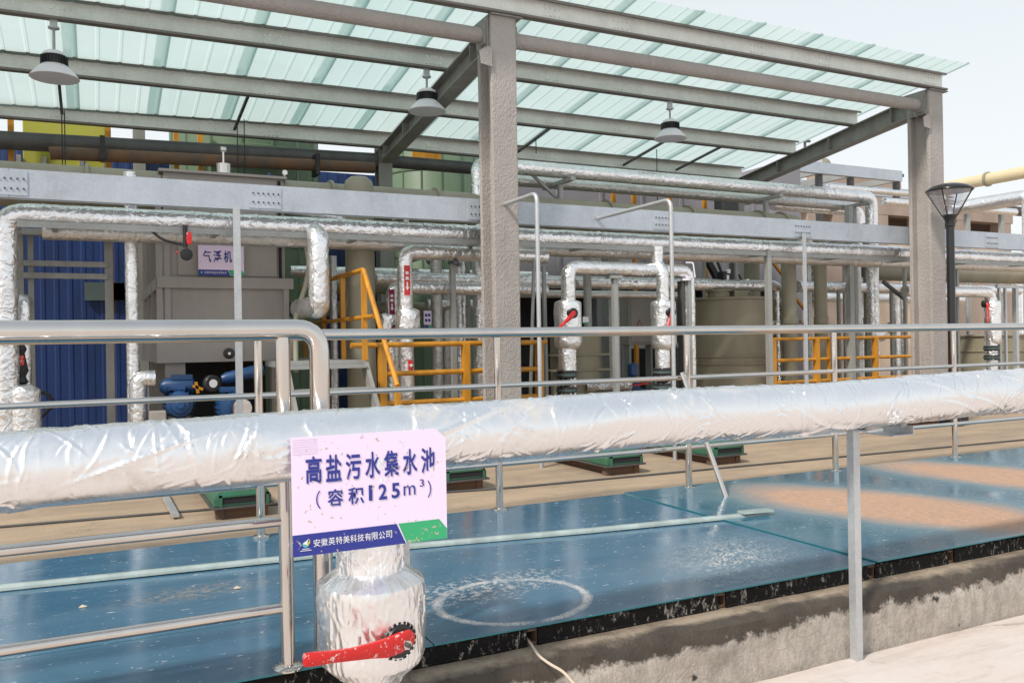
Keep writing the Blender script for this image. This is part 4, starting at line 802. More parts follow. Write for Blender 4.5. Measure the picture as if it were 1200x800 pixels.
# left insulated pipes
x = Xat(155, 9.5, 2); pipe([(x, 9.5, .3), (x, 9.5, 3.4)], .065, 'upright foil pipe between the blue wall and the taupe tank', FOIL, seed=33)
x = Xat(165, 9.45, 1.4); pipe([(Xat(162, 9.35, 1.1), 9.35, .3), (Xat(162, 9.35, 1.1), 9.35, Zat(162, 444, 9.35)), (Xat(182, 9.35, 1.1), 9.35, Zat(162, 444, 9.35))], .085, 'foil pipe elbow turning toward the blue pump at left', FOIL, fil=.08, seed=34)
x = Xat(27, 9.3, 2); pipe([(x, 9.3, .3), (x, 9.3, Zat(27, 352, 9.3)), (x, 9.8, Zat(27, 352, 9.3))], .065, 'short foil pipe beside the grey frame at far left', FOIL, fil=.06, seed=35)
# ---------- cream ducts
GC = 'cream plastic pipes'
DY = 10.05; DZc = Zat(700, 249, 10.0) - .07
dm = solo('cream_duct', MB().tube([(-6, DY, DZc), (Xat(192, DY, DZc), DY, DZc)], .23, n=32).tube([(Xat(325, DY, DZc), DY, DZc), (Xat(927, DY, DZc), DY, DZc)], .23, n=32), CREAM, 'fat cream duct lying behind the long galvanised beam', 'duct', GC)
for px in (100, 385, 508, 708, 803, 886, 912): part(dm, 'duct_flange', MB().lathe((Xat(px, DY, DZc), DY, DZc), [(.22, 0), (.265, .0), (.265, .035), (.22, .035)], 32, (1, 0, 0)), CREAM)
x = Xat(422, 9.62, 2.5); zt2 = Zat(428, 207, 9.62)
v1 = solo('cream_riser', MB().lathe((x, 9.62, .3), [(.17, 0), (.17, zt2-.3-.14), (.155, zt2-.3-.06), (.10, zt2-.3-.015), (.0, zt2-.3)], 32), CREAM, 'tall fat cream riser with domed top behind the orange stair rail', 'pipe', GC)
x = Xat(411, 9.95, 3.3); 
for px, Y, r, y0, lab in ((925, 9.75, .112, 262, 'tall cream pipe just left of the galvanised hanger post, at right'), (962, 9.95, .10, 262, 'tall cream pipe between hanger post and the two foil downpipes'), (1018, 10.7, .085, 262, 'narrow cream pipe hidden between the two foil downpipes'), (882, 10.9, .13, 262, 'cream pipe rising from the lid of the big beige tank')):
    x = Xat(px, Y, 2); z1 = Zat(px, y0, Y); z0 = .3 if px != 882 else 2.2
    q = solo('cream_riser', MB().tube([(x, Y, z0), (x, Y, z1)], r, n=24), CREAM, lab, 'pipe', GC)
    if px != 882: part(q, 'socket', MB().lathe((x, Y, Zat(px, 380, Y)), [(r*1.0, 0), (r*1.12, .01), (r*1.12, .12), (r, .13)], 24), CREAM)
HZ = Zat(1060, 317, 10.9)
solo('cream_duct', MB().tube([(Xat(960, 10.9, 2.9), 10.9, DZc - .32), (Xat(985, 10.9, 2.6), 10.9, HZ + .42), (Xat(1015, 10.9, 2.6), 10.9, HZ), (18, 10.9, HZ)], .20, .3, 28), CREAM, 'lower fat cream duct curving down and running right past the stucco column', 'duct', GC)
# ---------- dark high pipes at the upper left
z = Zat(300, 186, 12.3); pp_ = solo('dark_pipe', MB().tube([(Xat(58, 12.3, 4.2), 12.3, z-.14), (Xat(66, 12.3, 4.2), 12.3, z-.13), (Xat(438, 12.3, 4.3), 12.3, z)], .085, n=16), RUST, 'rust streaked dark pipe slung below the rear canopy tube at upper left', 'pipe')
for px in (120, 372): part(pp_, 'hanger_strap', MB().box((Xat(px, 12.2, 4.3)-.03, 12.17, z-.18), (Xat(px, 12.2, 4.3)+.03, 12.45, z+.12)), BLACK)
for px, y0, y1, lab in ((72, 120, 214, 'left'), (75.5, 130, 195, 'second')): 
    p = at(px, y0, 12.1); solo('hanging_wire', MB().cyl((p.x, 12.1, Zat(px, y1, 12.1)), (p.x, 12.1, p.z), .007, 6), BLACK, lab + ' thin black wire hanging in front of the lime tank', 'wire')
for px, y0, y1, lab in ((278, 148, 205, 'left'), (286, 140, 206, 'right')):
    p = at(px, y0, 12.1); solo('hanging_wire', MB().cyl((p.x, 12.1, Zat(px, y1, 12.1)), (p.x, 12.1, p.z), .007, 6), BLACK, lab + ' thin black wire hanging above the taupe tank', 'wire')
for px, y0, y1, lab in ((628, 163, 180, 'short wire hanging from the rear purlin right of the middle column'), (769.5, 175, 246, 'thin wire hanging left of the rightmost bell lamp')):
    p = at(px, y0, 11.9); solo('hanging_wire', MB().cyl((p.x, 11.9, Zat(px, y1, 11.9)), (p.x, 11.9, p.z), .008, 6), BLACK, lab, 'wire')
# ================================================================== MACHINES UNDER THE CANOPY
# --- flotation machine: taupe steel tank with ribs
xa, xb = Xat(190, 9.8, 2.5), Xat(338, 9.8, 2.5); Y0, Y1 = 9.8, 12.9
df = thing('flotation_tank', 'taupe painted steel flotation tank with ribbed sides behind the hanger post', 'tank', (xa, Y0, .3))
zt = Zat(230, 201, Y0) - .02; zm = Zat(250, 325, Y0); zm2 = Zat(250, 338, Y0); zl = Zat(250, 379, Y0); zl2 = Zat(250, 389, Y0); zl3 = Zat(250, 424, Y0)
part(df, 'body', MB().box((xa+.03, Y0+.05, zl3+.05), (xb-.03, Y1, zt)), DAFM)
part(df, 'front_panel', MB().box((xa+.16, Y0+.03, zm+.02), (xb-.12, Y0+.049, zt-.3)), DAFM, .006)
part(df, 'middle_rib', MB().box((xa-.06, Y0-.02, zm2), (xb+.05, Y1+.02, zm)), DAFM, .004)
part(df, 'lower_rib', MB().box((xa-.06, Y0-.02, zl2), (xb+.05, Y1+.02, zl)), DAFM, .004)
part(df, 'base_frame', MB().box((xa-.07, Y0-.025, zl3), (xb+.06, Y1+.02, zl2-.06)), DAFM, .004)
part(df, 'rim', MB().box((xa-.02, Y0-.01, zt), (xb+.0, Y1+.02, zt+.03)), DAFM, .004)
for x in (xa-.03, xa+.05): 
    for y in (Y0+.01, Y0+.9, Y0+1.8, Y0+2.7): part(df, 'side_rib', MB().box((x-.03, y, zl2), (x+.03, y+.06, zt-.05)), DAFM)
for x in (xb-.03, (xa+xb)/2-.9): part(df, 'corner_rib', MB().box((x-.03, Y0+.0, zl2+.01), (x+.03, Y0+.048, zm2)), DAFM) if x > xa else None
for x in (xa+.12, xb-.1):
    for y in (Y0+.1, Y1-.2): part(df, 'leg', MB().box((x-.10, y-.06, .3), (x+.10, y+.06, zl3)), DAFM)
part(df, 'shade_panel', MB().box((xa+.1, Y0+1.0, .3), (xb-.1, Y0+1.1, zl3)), VOID)  # near-black panel added to paint the shade under the tank
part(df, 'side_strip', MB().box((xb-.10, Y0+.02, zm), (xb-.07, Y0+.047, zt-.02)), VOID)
sgx = thing('machine_sign', 'small lilac Chinese sign on the front of the taupe tank behind a post', 'sign', (Xat(232, Y0-.03, 2.5), Y0-.03, 2.3))
B2 = Board(sgx, Xat(232, Y0, 2.5), Xat(285.5, Y0, 2.5), Zat(250, 323, Y0-.03), Zat(250, 284, Y0-.03), Y0-.03)
B2.poly('panel', [(0, 0), (1, 0), (1, .9), (.93, 1), (0, 1)], LAVS, 0, .003); B2.poly('blue_band', [(0, 0), (.70, 0), (.64, .18), (0, .18)], NAVY, .0015); B2.poly('green_band', [(.71, 0), (1, 0), (1, .09), (.94, .18), (.65, .18)], GPR, .0015)
for i, ch in enumerate('气浮机'): B2.text(ch, .10 + i*.225, .10 + i*.225 + .18, .40, .76, NAVY, .003, .02)
for i, ch in enumerate('安徽英特美科技有限公司'): B2.text(ch, .13 + i*.044, .13 + i*.044 + .038, .06, .13, WPR, .003, .0)
part(sgx, 'emblem', MB().cyl(B2.p(.07, .09, .004), B2.p(.07, .09, .002), .012, 10), CYP)
p = at(262, 205, Y0+.3); t = thing('vent_pot', 'small stainless pot with a thin stem standing on the taupe tank', 'vent', (p.x, p.y, p.z)); part(t, 'pot', MB().lathe(p - Vector((0, 0, .1)), [(.08, 0), (.08, .22), (.075, .225), (0, .226)], 24), STAIN); part(t, 'stem', MB().cyl(p + Vector((0, 0, .12)), p + Vector((0, 0, .27)), .012, 8), STAIN); part(t, 'cap', MB().cyl(p + Vector((-.03, 0, .29)), p + Vector((.03, 0, .29)), .03, 12), STAIN)
p = at(322, 207, Y0+.1); t = thing('gauge_fitting', 'tiny pressure gauge and blue valve on the right top of the taupe tank', 'gauge', (p.x, p.y, p.z)); part(t, 'valve_block', MB().box(p + Vector((-.06, -.02, -.03)), p + Vector((.07, .03, .02))), BLACK); part(t, 'blue_valve', MB().cyl(p + Vector((-.07, -.03, -.03)), p + Vector((-.07, -.03, .03)), .02, 10), BLUEP); part(t, 'gauge', MB().cyl(p + Vector((.11, 0, .05)), p + Vector((.11, -.03, .05)), .03, 16), STAIN); part(t, 'stem', MB().cyl(p + Vector((.11, 0, -.06)), p + Vector((.11, 0, .03)), .008, 8), STAIN)
# red handled gauge hanging beneath the main pipe
p = at(217, 276, 8.95); t = thing('drain_valve', 'black drain valve with a red handle and gauge hanging under the main pipe', 'valve', (p.x, p.y, p.z))
part(t, 'body', MB().cyl(p + Vector((0, 0, .10)), p + Vector((0, 0, -.12)), .022, 12), BLACK); part(t, 'handle', MB().ext([(-.02, -.06), (.02, -.06), (.028, 0), (.02, .06), (-.02, .06), (-.028, 0)], p + Vector((.03, -.04, -.03)), p + Vector((.03, -.06, -.03)), (1, 0, 0), (0, 0, 1)), RED)
part(t, 'gauge', MB().lathe(p + Vector((0, .0, -.19)), [(.055, 0), (.06, .01), (.06, .035), (.045, .04)], 20, (.35, -1, 0)), BLACK); part(t, 'hose', MB().tube([at(178, 271, 9.0), at(190, 281, 8.96), at(214, 287, 8.95)], .013, .1, 8), BLACK); part(t, 'knob', MB().cyl(p + Vector((-.07, 0, -.17)), p + Vector((-.09, 0, -.17)), .012, 8), RED)
p = at(268, 414, 9.6); t = thing('round_gauge', 'dark round gauge on the lower rib of the taupe tank', 'gauge', (p.x, p.y, p.z)); part(t, 'case', MB().lathe(p, [(.06, 0), (.06, .05), (.05, .055)], 20, (0, -1, 0)), BLACK); part(t, 'face', MB().cyl(p + Vector((0, -.056, 0)), p + Vector((0, -.058, 0)), .015, 12), STAIN)
# --- pumps
def pump(px, py_base, Y, s, label, facing=(0, -1, 0), bz=.3, valve_red=False):
    x = Xat(px, Y, 1.0); t = thing('pump', label, 'pump', (x, Y, bz), 'blue pumps'); f = Vector(facing); z = bz + .62*s/.5*.5
    zc = Zat(px, py_base, Y)
    rr = s
    mot = part(t, 'motor', MB().lathe((x, Y, zc), [(rr*.35, -.02), (rr*.9, 0), (rr, .03), (rr, .42), (rr*.85, .46)], 28, (0, 1, 0)), BLUEP)
    m2 = MB()
    for k in range(20): a = 2*math.pi*k/20; d = Vector((math.cos(a), 0, math.sin(a))); m2.bar(Vector((x, Y+.05, zc)) + d*rr*1.04, Vector((x, Y+.40, zc)) + d*rr*1.04, .008, .02, d)
    part(mot, 'cooling_fins', m2, BLUEP)
    part(mot, 'fan_cover', MB().lathe((x, Y-.02, zc), [(rr*.25, -.035), (rr*.3, -.02), (rr*.62, -.012), (rr*.66, 0)], 24, (0, 1, 0)), BLUEP)
    part(t, 'terminal_box', MB().box((x-rr*.8, Y+.1, zc+rr*1.0), (x+rr*.5, Y+.3, zc+rr*1.35)), BLUEP, .01)
    part(t, 'foot', MB().box((x-rr*.8, Y+.05, bz), (x+rr*.8, Y+.42, zc-rr*.85)), DARKG)
    return t, x, zc
pump(211, 474, 9.35, .14, 'blue electric pump motor seen end on, left of the hanger post')
t, x, zc = pump(276, 478, 9.25, .16, 'blue pump with pale ribbed volute behind the hanger post')
part(t, 'volute_ring', MB().lathe((x+.05, 9.18, zc), [(.08, 0), (.10, .02), (.10, .04)], 20, (0, -1, 0)), STAIN)
p = at(211, 450, 9.6); solo('pump_motor', MB().lathe(p + Vector((-.2, 0, -.02)), [(.05, 0), (.09, .05), (.09, .32), (.07, .34)], 20, (1, 0, 0)).box(p + Vector((-.08, -.07, .05)), p + Vector((.12, .05, .1))), BLUEP, 'second blue motor lying sideways above the end-on pump', 'pump', 'blue pumps')
p = at(247, 449, 9.1); t = thing('round_gauge', 'black round gauge with a white dial beside the blue pumps', 'gauge', (p.x, p.y, p.z)); part(t, 'case', MB().lathe(p, [(.085, 0), (.085, .05), (.075, .06)], 24, (.3, -1, 0)), BLACK); part(t, 'dial', MB().lathe(p + Vector((.3, -1, 0)).normalized()*.061, [(.042, 0), (.042, .004)], 20, (.3, -1, 0)), WPR)
p = at(288, 443, 9.5); solo('pump_motor', MB().lathe(p + Vector((-.25, 0, 0)), [(.04, 0), (.06, .05), (.07, .4), (.05, .45)], 18, (1, 0, .2)), BLUEP, 'slim dark blue motor behind the hanger post', 'pump', 'blue pumps')
p = at(184, 487, 9.2); solo('plinth', MB().box((p.x-.07, 9.1, .3), (p.x+.08, 9.25, Zat(184, 482, 9.1))), DAFM, 'small taupe concrete block at the foot of the left pump', 'block', bevel=.008)
p = at(226, 452, 9.5); solo('pipe_clamp', MB().bar(p, p + Vector((.10, 0, -.04)), .03).bar(p + Vector((.03, 0, .04)), p + Vector((.05, 0, -.08)), .03), ORANGE, 'small orange clamp beside the second blue motor', 'clamp')
# --- blue pump parts in the middle
p = at(742, 437, 9.9); t = thing('pump', 'small upright blue pump between the two loop valves', 'pump', (p.x, 9.9, .3), 'blue pumps'); part(t, 'motor', MB().lathe((p.x, 9.9, p.z-.05), [(.06, 0), (.08, .02), (.08, .16), (.055, .19)], 20), BLUEP); part(t, 'casing', MB().lathe((p.x, 9.9, .9), [(.1, 0), (.1, .1), (.04, .16), (.04, p.z-.9-.05)], 20), BLUEP); part(t, 'base', MB().box((p.x-.2, 9.75, .3), (p.x+.2, 10.05, .9)), BLUEP)
q = at(751, 450, 9.7); part(t, 'lever', MB().bar(q + Vector((-.12, 0, -.01)), q + Vector((.12, 0, .01)), .035, .02), RED)
p = at(712, 452, 9.4); m2 = MB(); rnd = random.Random(2)
vs = []; nn = 20
for i in range(nn+1):
    for j in range(12): a = 2*math.pi*j/12; d = Vector((0, math.cos(a), math.sin(a))); c = p + Vector(((i/nn-.5)*.7, 0, 0)); vs.append(c + d*(.075 + .03*noise.noise(c*9 + d*2)))
m2.add(vs, [(i*12+j, i*12+(j+1) % 12, (i+1)*12+(j+1) % 12, (i+1)*12+j) for i in range(nn) for j in range(12)], True)
solo('wrapped_fitting', m2, foil_mat('crumpled_black_foil', (.55, .55, .56), .2, 2.5, 1.0, .8), 'crumpled foil wrapped fitting lying low between the two loop valves', 'fitting')
# --- green machine bases on the yard
def green_base(x, Yf, w, L, label, m=GREENB):
    t = thing('pump_skid', label, 'skid', (x, Yf, .3), 'green machine bases on the yard')
    vs = [(x-w/2, Yf, .40), (x+w/2, Yf, .40), (x+w/2, Yf, .46), (x+w/2-.05, Yf+.03, .55), (x-w/2+.05, Yf+.03, .55), (x-w/2, Yf, .46)]
    vs2 = [(a, Yf+L, c) for a, b, c in vs]; n = 6
    part(t, 'hood', MB().add(vs + vs2, [tuple(range(n)), tuple(range(n, 2*n))[::-1]] + [(i, n+i, n+(i+1) % n, (i+1) % n) for i in range(n)]), m, .008)
    part(t, 'rim', MB().box((x-w/2-.02, Yf-.02, .385), (x+w/2+.02, Yf+L+.02, .40)), DARKG)
    part(t, 'opening', MB().box((x-w/2+.06, Yf-.004, .42), (x+w/2-.04, Yf+.02, .47)), VOID)
    part(t, 'opening_frame', MB().box((x-w/2+.04, Yf-.012, .47), (x+w/2-.02, Yf+.02, .485)).box((x-w/2+.04, Yf-.012, .40), (x-w/2+.06, Yf+.02, .485)).box((x+w/2-.04, Yf-.012, .40), (x+w/2-.02, Yf+.02, .485)), m)
    for dx in (-w/2+.05, w/2-.05):
        for dy in (.04, L-.1): part(t, 'foot', MB().box((x+dx-.03, Yf+dy, .3), (x+dx+.03, Yf+dy+.08, .385)), RUST)
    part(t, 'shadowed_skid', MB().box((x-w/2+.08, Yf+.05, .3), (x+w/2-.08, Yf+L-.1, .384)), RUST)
    part(t, 'top_cowl', MB().ext([(-w*.28, 0), (w*.28, 0), (w*.2, .04), (-w*.2, .04)], (x, Yf+.06, .551), (x, Yf+L*.8, .551), (1, 0, 0), (0, 0, 1)), BLACK)
    return t
for (px, py, lab) in ((733, 556, 'green fibreglass machine base left of the slanted brace'), (854, 544, 'green fibreglass machine base just right of the slanted brace'), (545, 575, 'dark green machine base showing beside the lilac sign'), (285, 607, 'dark green machine base at left under the foreground pipe')):
    p = gz(px, py, .3); green_base(p.x, p.y, .42, 1.7, lab)
p = gz(1095, 500, .3); t = green_base(p.x - .1, p.y, .55, .9, 'red painted machine base at right behind the handrail', mat('red_machine_base', (.36, .03, .025), .5, 0, None, .4, 6)); 
solo('black_box', MB().box((p.x+.28, p.y-.1, .3), (p.x+.60, p.y+.3, .50)), BLACK, 'small black box beside the red machine base at the lamp foot', 'box', bevel=.01)
pts = [gz(x, y, .31) for x, y in ((-60, 622), (300, 592), (600, 571), (740, 558), (900, 543), (1200, 515), (1260, 509))]
solo('ground_conduit', MB().tube(pts, .010, .1, 8), DARKG, 'thin dark conduit lying along the tan yard behind the handrail', 'conduit')
p = gz(190, 577, .31); q = gz(206, 607, .31); solo('floor_batten', MB().bar(p + Vector((0, 0, .02)), q + Vector((0, 0, .02)), .05, .025), GALV, 'short galvanised flat bar lying on the tan yard at left', 'metal bar')
# low pipe stubs seen standing on the yard under the foreground pipe
for px, py, lab in ((957, 508, 'small grey concrete foot on the yard near the fourth rail post'),): 
    p = gz(px, py, .3); solo('concrete_block', MB().box((p.x-.1, p.y, .3), (p.x+.1, p.y+.2, .40)), DAFM, lab, 'block', bevel=.01)
# --- tanks
def round_tank(px, Y, r, ytop, label, ribs, m=CREAMD, z0=.3):
    x = Xat(px, Y, 1.8); zt = Zat(px, ytop, Y - r); t = thing('round_tank', label, 'tank', (x, Y, z0), 'beige plastic tanks')
    part(t, 'shell', MB().lathe((x, Y, z0), [(r, 0), (r, zt-z0-.03)], 56), m); part(t, 'lid', MB().lathe((x, Y, zt-.03), [(r*1.06, 0), (r*1.06, .025), (r*1.0, .035), (0, .05)], 56), m)
    for py in ribs: z = Zat(px, py, Y-r); part(t, 'hoop', MB().lathe((x, Y, z-.015), [(r, 0), (r*1.035, .005), (r*1.035, .025), (r, .03)], 56), m)
    return t, x, zt
T1Y = 10.3; t, x, zt = round_tank(853, T1Y, .62, 347, 'big beige round tank with flanged lid right of the valve loop', (418, 427))
for dx, dy, rr, h in ((-.38, -.25, .19, .09), (.22, -.12, .11, .07), (.38, .1, .10, .05)):
    fl = part(t, 'lid_flange', MB().lathe((x+dx, T1Y+dy, zt), [(rr*.85, 0), (rr*.85, h), (rr*1.08, h), (rr*1.08, h+.025), (0, h+.03)], 28), CREAMD)
mot = part(t, 'mixer_stand', MB().box((x-.16, T1Y-.35, zt), (x+.10, T1Y-.1, zt+.11)), CREAMD)
p = Vector((Xat(849, T1Y-.2, 2.3), T1Y-.2, zt))
mx_ = thing('mixer_motor', 'black mixer motor with white sticker standing on the big beige tank', 'motor', p)
part(mx_, 'body', MB().box(p + Vector((-.09, -.09, .16)), p + Vector((.08, .07, .40))), BLACK, .015); part(mx_, 'gearbox', MB().lathe(p + Vector((0, 0, .11)), [(.09, 0), (.06, .03), (.05, .06)], 16), GALVD); part(mx_, 'cable', MB().tube([p + Vector((-.05, 0, .38)), p + Vector((-.15, 0, .6)), p + Vector((-.35, 0, .85))], .02, .1, 8), BLACK)
part(mx_, 'sticker', MB().box(p + Vector((-.03, -.094, .24)), p + Vector((.015, -.091, .34))), WPR); part(mx_, 'terminal_box', MB().box(p + Vector((-.02, -.1, .37)), p + Vector((.04, -.02, .43))), WPR); part(mx_, 'side_hose', MB().tube([p + Vector((.2, -.1, .35)), p + Vector((.30, -.1, .20)), p + Vector((.38, -.1, .22))], .015, .06, 8), BLACK)
for px, lab in ((863, 'slim galvanised post standing on the big beige tank'), (875, 'short foil nozzle on the lid of the big beige tank')):
    xx = Xat(px, T1Y-.1, 2.4); pipe([(xx, T1Y-.1, zt+.05), (xx, T1Y-.1, zt+.3 if px == 875 else 2.9)], .05 if px == 875 else .035, lab, FOIL if px == 875 else GALVD, wob=0, name='nozzle' if px == 875 else 'steel_post', cat='post' if px == 863 else 'pipe', group=None)
round_tank(674, 9.75, .34, 387, 'beige round tank with two wide hoops behind the left loop valve', (416, 434)); 
for py in (416, 434):
    x = Xat(671, 9.75, 1.5); z = Zat(671, py, 9.4); solo('tank_ledge', MB().box((x-.42, 9.42, z-.012), (x+.40, 9.75, z+.012)), CREAMD, ('upper' if py == 416 else 'lower') + ' flat beige ledge around the tank behind the left loop valve', 'ledge')
round_tank(1163, 10.9, .62, 392, 'beige round tank behind the far right white valve', (412,)); 
# galvanised posts along the rack in front of the tanks
for px, Y, y0, w, lab in ((901, 9.0, 293, .07, 'galvanised rack post at the right edge of the big beige tank'), (716, 11.0, 293, .20, 'wide grey post in the dark bay behind the left loop valve'), (1061, 10.0, 300, .05, 'slim galvanised post just left of the right stucco column'), (1122, 9.4, 300, .05, 'slim galvanised post just right of the street lamp pole'), (1045, 10.2, 340, .045, 'second slim post left of the right stucco column'), (983, 10.4, 340, .045, 'short slim post under the low foil pipe at right')):
    x = Xat(px, Y, 1.8); solo('rack_post', MB().box((x-w/2, Y-w/2, .3), (x+w/2, Y+w/2, Zat(px, y0, Y))), GALVD, lab, 'post', 'galvanised rack posts')
pa, pb = at(1035, 330, 10.1), at(1062, 352, 10.1); solo('diagonal_brace', MB().bar(pa, pb, .05), DARKG, 'grey diagonal brace left of the right stucco column', 'brace')
fr = thing('tube_rack', 'small galvanised tube frame at the far right edge behind the valve', 'frame', (Xat(1172, 9.3, 2), 9.3, .3)); zf = Zat(1180, 336, 9.3)
part(fr, 'top_bar', MB().bar((Xat(1168, 9.3, 2), 9.3, zf), (Xat(1250, 9.3, 2), 9.3, zf), .045), GALV)
for px in (1171, 1178, 1190): part(fr, 'upright', MB().bar((Xat(px, 9.3, 2), 9.3, .3), (Xat(px, 9.3, 2), 9.3, zf-.023), .04 if px < 1190 else .07), GALV)
# --- orange handrails
def rail(name, label, pts_list, r=.026, posts=(), prr=.032):
    t = thing(name, label, 'railing', pts_list[0][0])
    for pts in pts_list: part(t, 'rail', MB().tube(pts, r, .04, 12), ORANGE)
    for (x, y, z1) in posts: part(t, 'post', MB().bar((x, y, .3), (x, y, z1), prr*2), ORANGE)
    return t
OY = 8.95
def zz(px, py): return Zat(px, py, OY)
xs = [Xat(px, OY, 1.3) for px in (448, 546, 632)]
za, zb_, zc_ = zz(510, 403), zz(510, 436), zz(510, 470)
rail('orange_guardrail', 'orange guard rail standing left and right behind the middle column', [[(xs[0]-.35, OY, za), (Xat(641, OY, 1.3), OY, za)], [(xs[0], OY, zb_), (xs[2], OY, zb_)], [(xs[0], OY, zc_), (xs[2], OY, zc_)]], posts=[(x, OY, za) for x in xs], r=.03, prr=.04)
OY = 9.4; xs = [Xat(px, OY, 1.3) for px in (906, 957, 973, 1026, 1075)]; za, zb_, zc_ = zz(1040, 395), zz(1040, 418), zz(1040, 442)
rail('orange_guardrail', 'orange guard rail around the cream pipes left of the right stucco column', [[(xs[0], OY, za), (xs[-1]+.05, OY, za)], [(xs[0], OY, zb_), (xs[-1], OY, zb_)], [(xs[0], OY, zc_), (xs[-1], OY, zc_)]], posts=[(x, OY, za) for x in xs], prr=.035)
OY = 10.5; x0 = Xat(1180, OY, 1.3); za, zb_ = zz(1190, 393), zz(1190, 415)
rail('orange_guardrail', 'orange guard rail at the far right edge of the photograph', [[(x0, OY, za), (x0+3, OY, za)], [(x0, OY, zb_), (x0+3, OY, zb_)]], posts=[(x0, OY, za), (x0+.28, OY, za), (x0+1.5, OY, za)])
# stair with orange rails
st = thing('steel_stair', 'grey steel access stair with orange handrails at mid left', 'stair', (Xat(400, 8.2, 1), 8.2, .3))
YP = 8.65; a = at(426, 316, YP); xr_ = a.x; hz_ = a.z; xl_ = xr_ - .82; topz = hz_ - .95; YF = 7.75
for x in (xl_, xr_): part(st, 'stringer', MB().ext([(-.02, -.07), (.02, -.07), (.02, .07), (-.02, .07)], (x, YF, .35), (x, YP, topz-.06), (1, 0, 0), Vector((0, -.8, .6))), PAINTG)
for k in range(5):
    f = (k + .8) / 5; y = YF + (YP - YF) * f; z = .3 + (topz - .3) * f; part(st, 'tread', MB().box((xl_+.022, y-.10, z-.03), (xr_-.022, y+.08, z)), GALVD)
part(st, 'platform', MB().box((xl_-.02, YP+.085, topz-.06), (xr_+.03, 9.70, topz)), GALVD); part(st, 'rear_platform', MB().box((xl_+.45, 9.702, topz-.06), (xr_+.03, 11.8, topz)), GALVD)
part(st, 'handrail', MB().tube([(xr_, 11.6, hz_), (xr_, YP, hz_), (xr_, YF-.15, hz_-1.18)], .026, .03, 12), ORANGE); part(st, 'middle_rail', MB().tube([(xr_, 11.6, hz_-.5), (xr_, YP-.35, hz_-.5)], .024, .03, 12), ORANGE)
for y in (11.5, 10.4, 9.5, YP): part(st, 'handrail_post', MB().bar((xr_, y, topz), (xr_, y, hz_), .05), ORANGE)
part(st, 'handrail_post', MB().bar((xr_, YF-.15, .3), (xr_, YF-.15, hz_-1.18), .05), ORANGE)
# --- grey steel frame on the left
gf = thing('tube_rack', 'grey square-tube frame in front of the blue wall at far left', 'frame', (Xat(80, 9.7, 1), 9.7, .3)); FYY = 9.7
for px, w in ((24, .07), (37, .05), (128, .075)): x = Xat(px, FYY, 2); part(gf, 'upright', MB().box((x-w/2, FYY-w/2, .3), (x+w/2, FYY+w/2, Zat(px, 272, FYY))), PAINTG)
for py, px0, px1 in ((275, 20, 128), (310, 27, 126), (324, 27, 126), (393, 37, 126)): z = Zat(80, py, FYY); part(gf, 'crossbar', MB().bar((Xat(px0, FYY, z), FYY-.06, z), (Xat(px1, FYY, z), FYY-.06, z), .045, .055), PAINTG)
# small fittings at far left
p = at(25, 424, 9.2); t = thing('small_valve', 'small red and black valve low beside the left end pipe', 'valve', (p.x, p.y, p.z), 'small red handled valves'); part(t, 'body', MB().lathe(p + Vector((0, 0, -.22)), [(.03, 0), (.06, .03), (.035, .08), (.06, .14), (.03, .3), (.05, .34), (.02, .4)], 14), BLACK); part(t, 'knob', MB().cyl(p + Vector((0, -.03, -.03)), p + Vector((0, -.03, .06)), .028, 12), RED)
p = at(28, 458, 9.1); solo('insulated_pipe', MB().lathe((p.x, 9.1, .3), [(.14, 0), (.14, p.z-.3), (.10, p.z-.26), (.06, p.z-.24)], 24), FOILW, 'fat low foil sleeve beside the left end pipe', 'pipe', GP)
t = at(52, 462, 10.2); solo('black_hose', MB().tube([t + Vector((-.2, 0, -.05)), t + Vector((0, 0, .05)), t + Vector((.1, 0, -.1)), t + Vector((-.05, 0, -.25))], .02, .12, 8), BLACK, 'curled black hose in front of the blue wall at lower left', 'hose')
# electric cabinet in the dark bay
p = at(749, 372, 11.3); cb = thing('electric_cabinet', 'grey electric cabinet with a warning triangle in the dark bay', 'cabinet', (p.x, 11.3, .9)); xa_, xb_ = Xat(737, 11.3, 1.8), Xat(764, 11.3, 1.8); z1, z0 = Zat(750, 344, 11.3), Zat(750, 404, 11.3)
part(cb, 'case', MB().box((xa_, 11.3, z0), (xb_+.1, 11.55, z1)), DAFM, .01); part(cb, 'door', MB().box((xa_+.03, 11.28, z0+.04), (xb_+.08, 11.298, z1-.04)), DAFM, .006); part(cb, 'canopy', MB().box((xa_-.03, 11.25, z1), (xb_+.13, 11.58, z1+.02)), GALVD); part(cb, 'handle', MB().box((xb_-.02, 11.26, (z0+z1)/2-.04), (xb_+.01, 11.28, (z0+z1)/2+.05)), STAIN)
bd = Board(cb, Xat(745, 11.27, 1.8), Xat(754, 11.27, 1.8), Zat(750, 384, 11.27), Zat(750, 374, 11.27), 11.27); bd.poly('warning_triangle', [(0, 0), (1, 0), (.5, 1)], mat('faded_red_print', (.35, .08, .06), .6), 0, .002); bd.poly('warning_field', [(.2, .12), (.8, .12), (.5, .75)], DAFM, .002, .001)
for px in (737, 762): x = Xat(px, 11.4, 1); part(cb, 'leg', MB().box((x-.02, 11.35, .3), (x+.02, 11.5, z0)), GALVD)
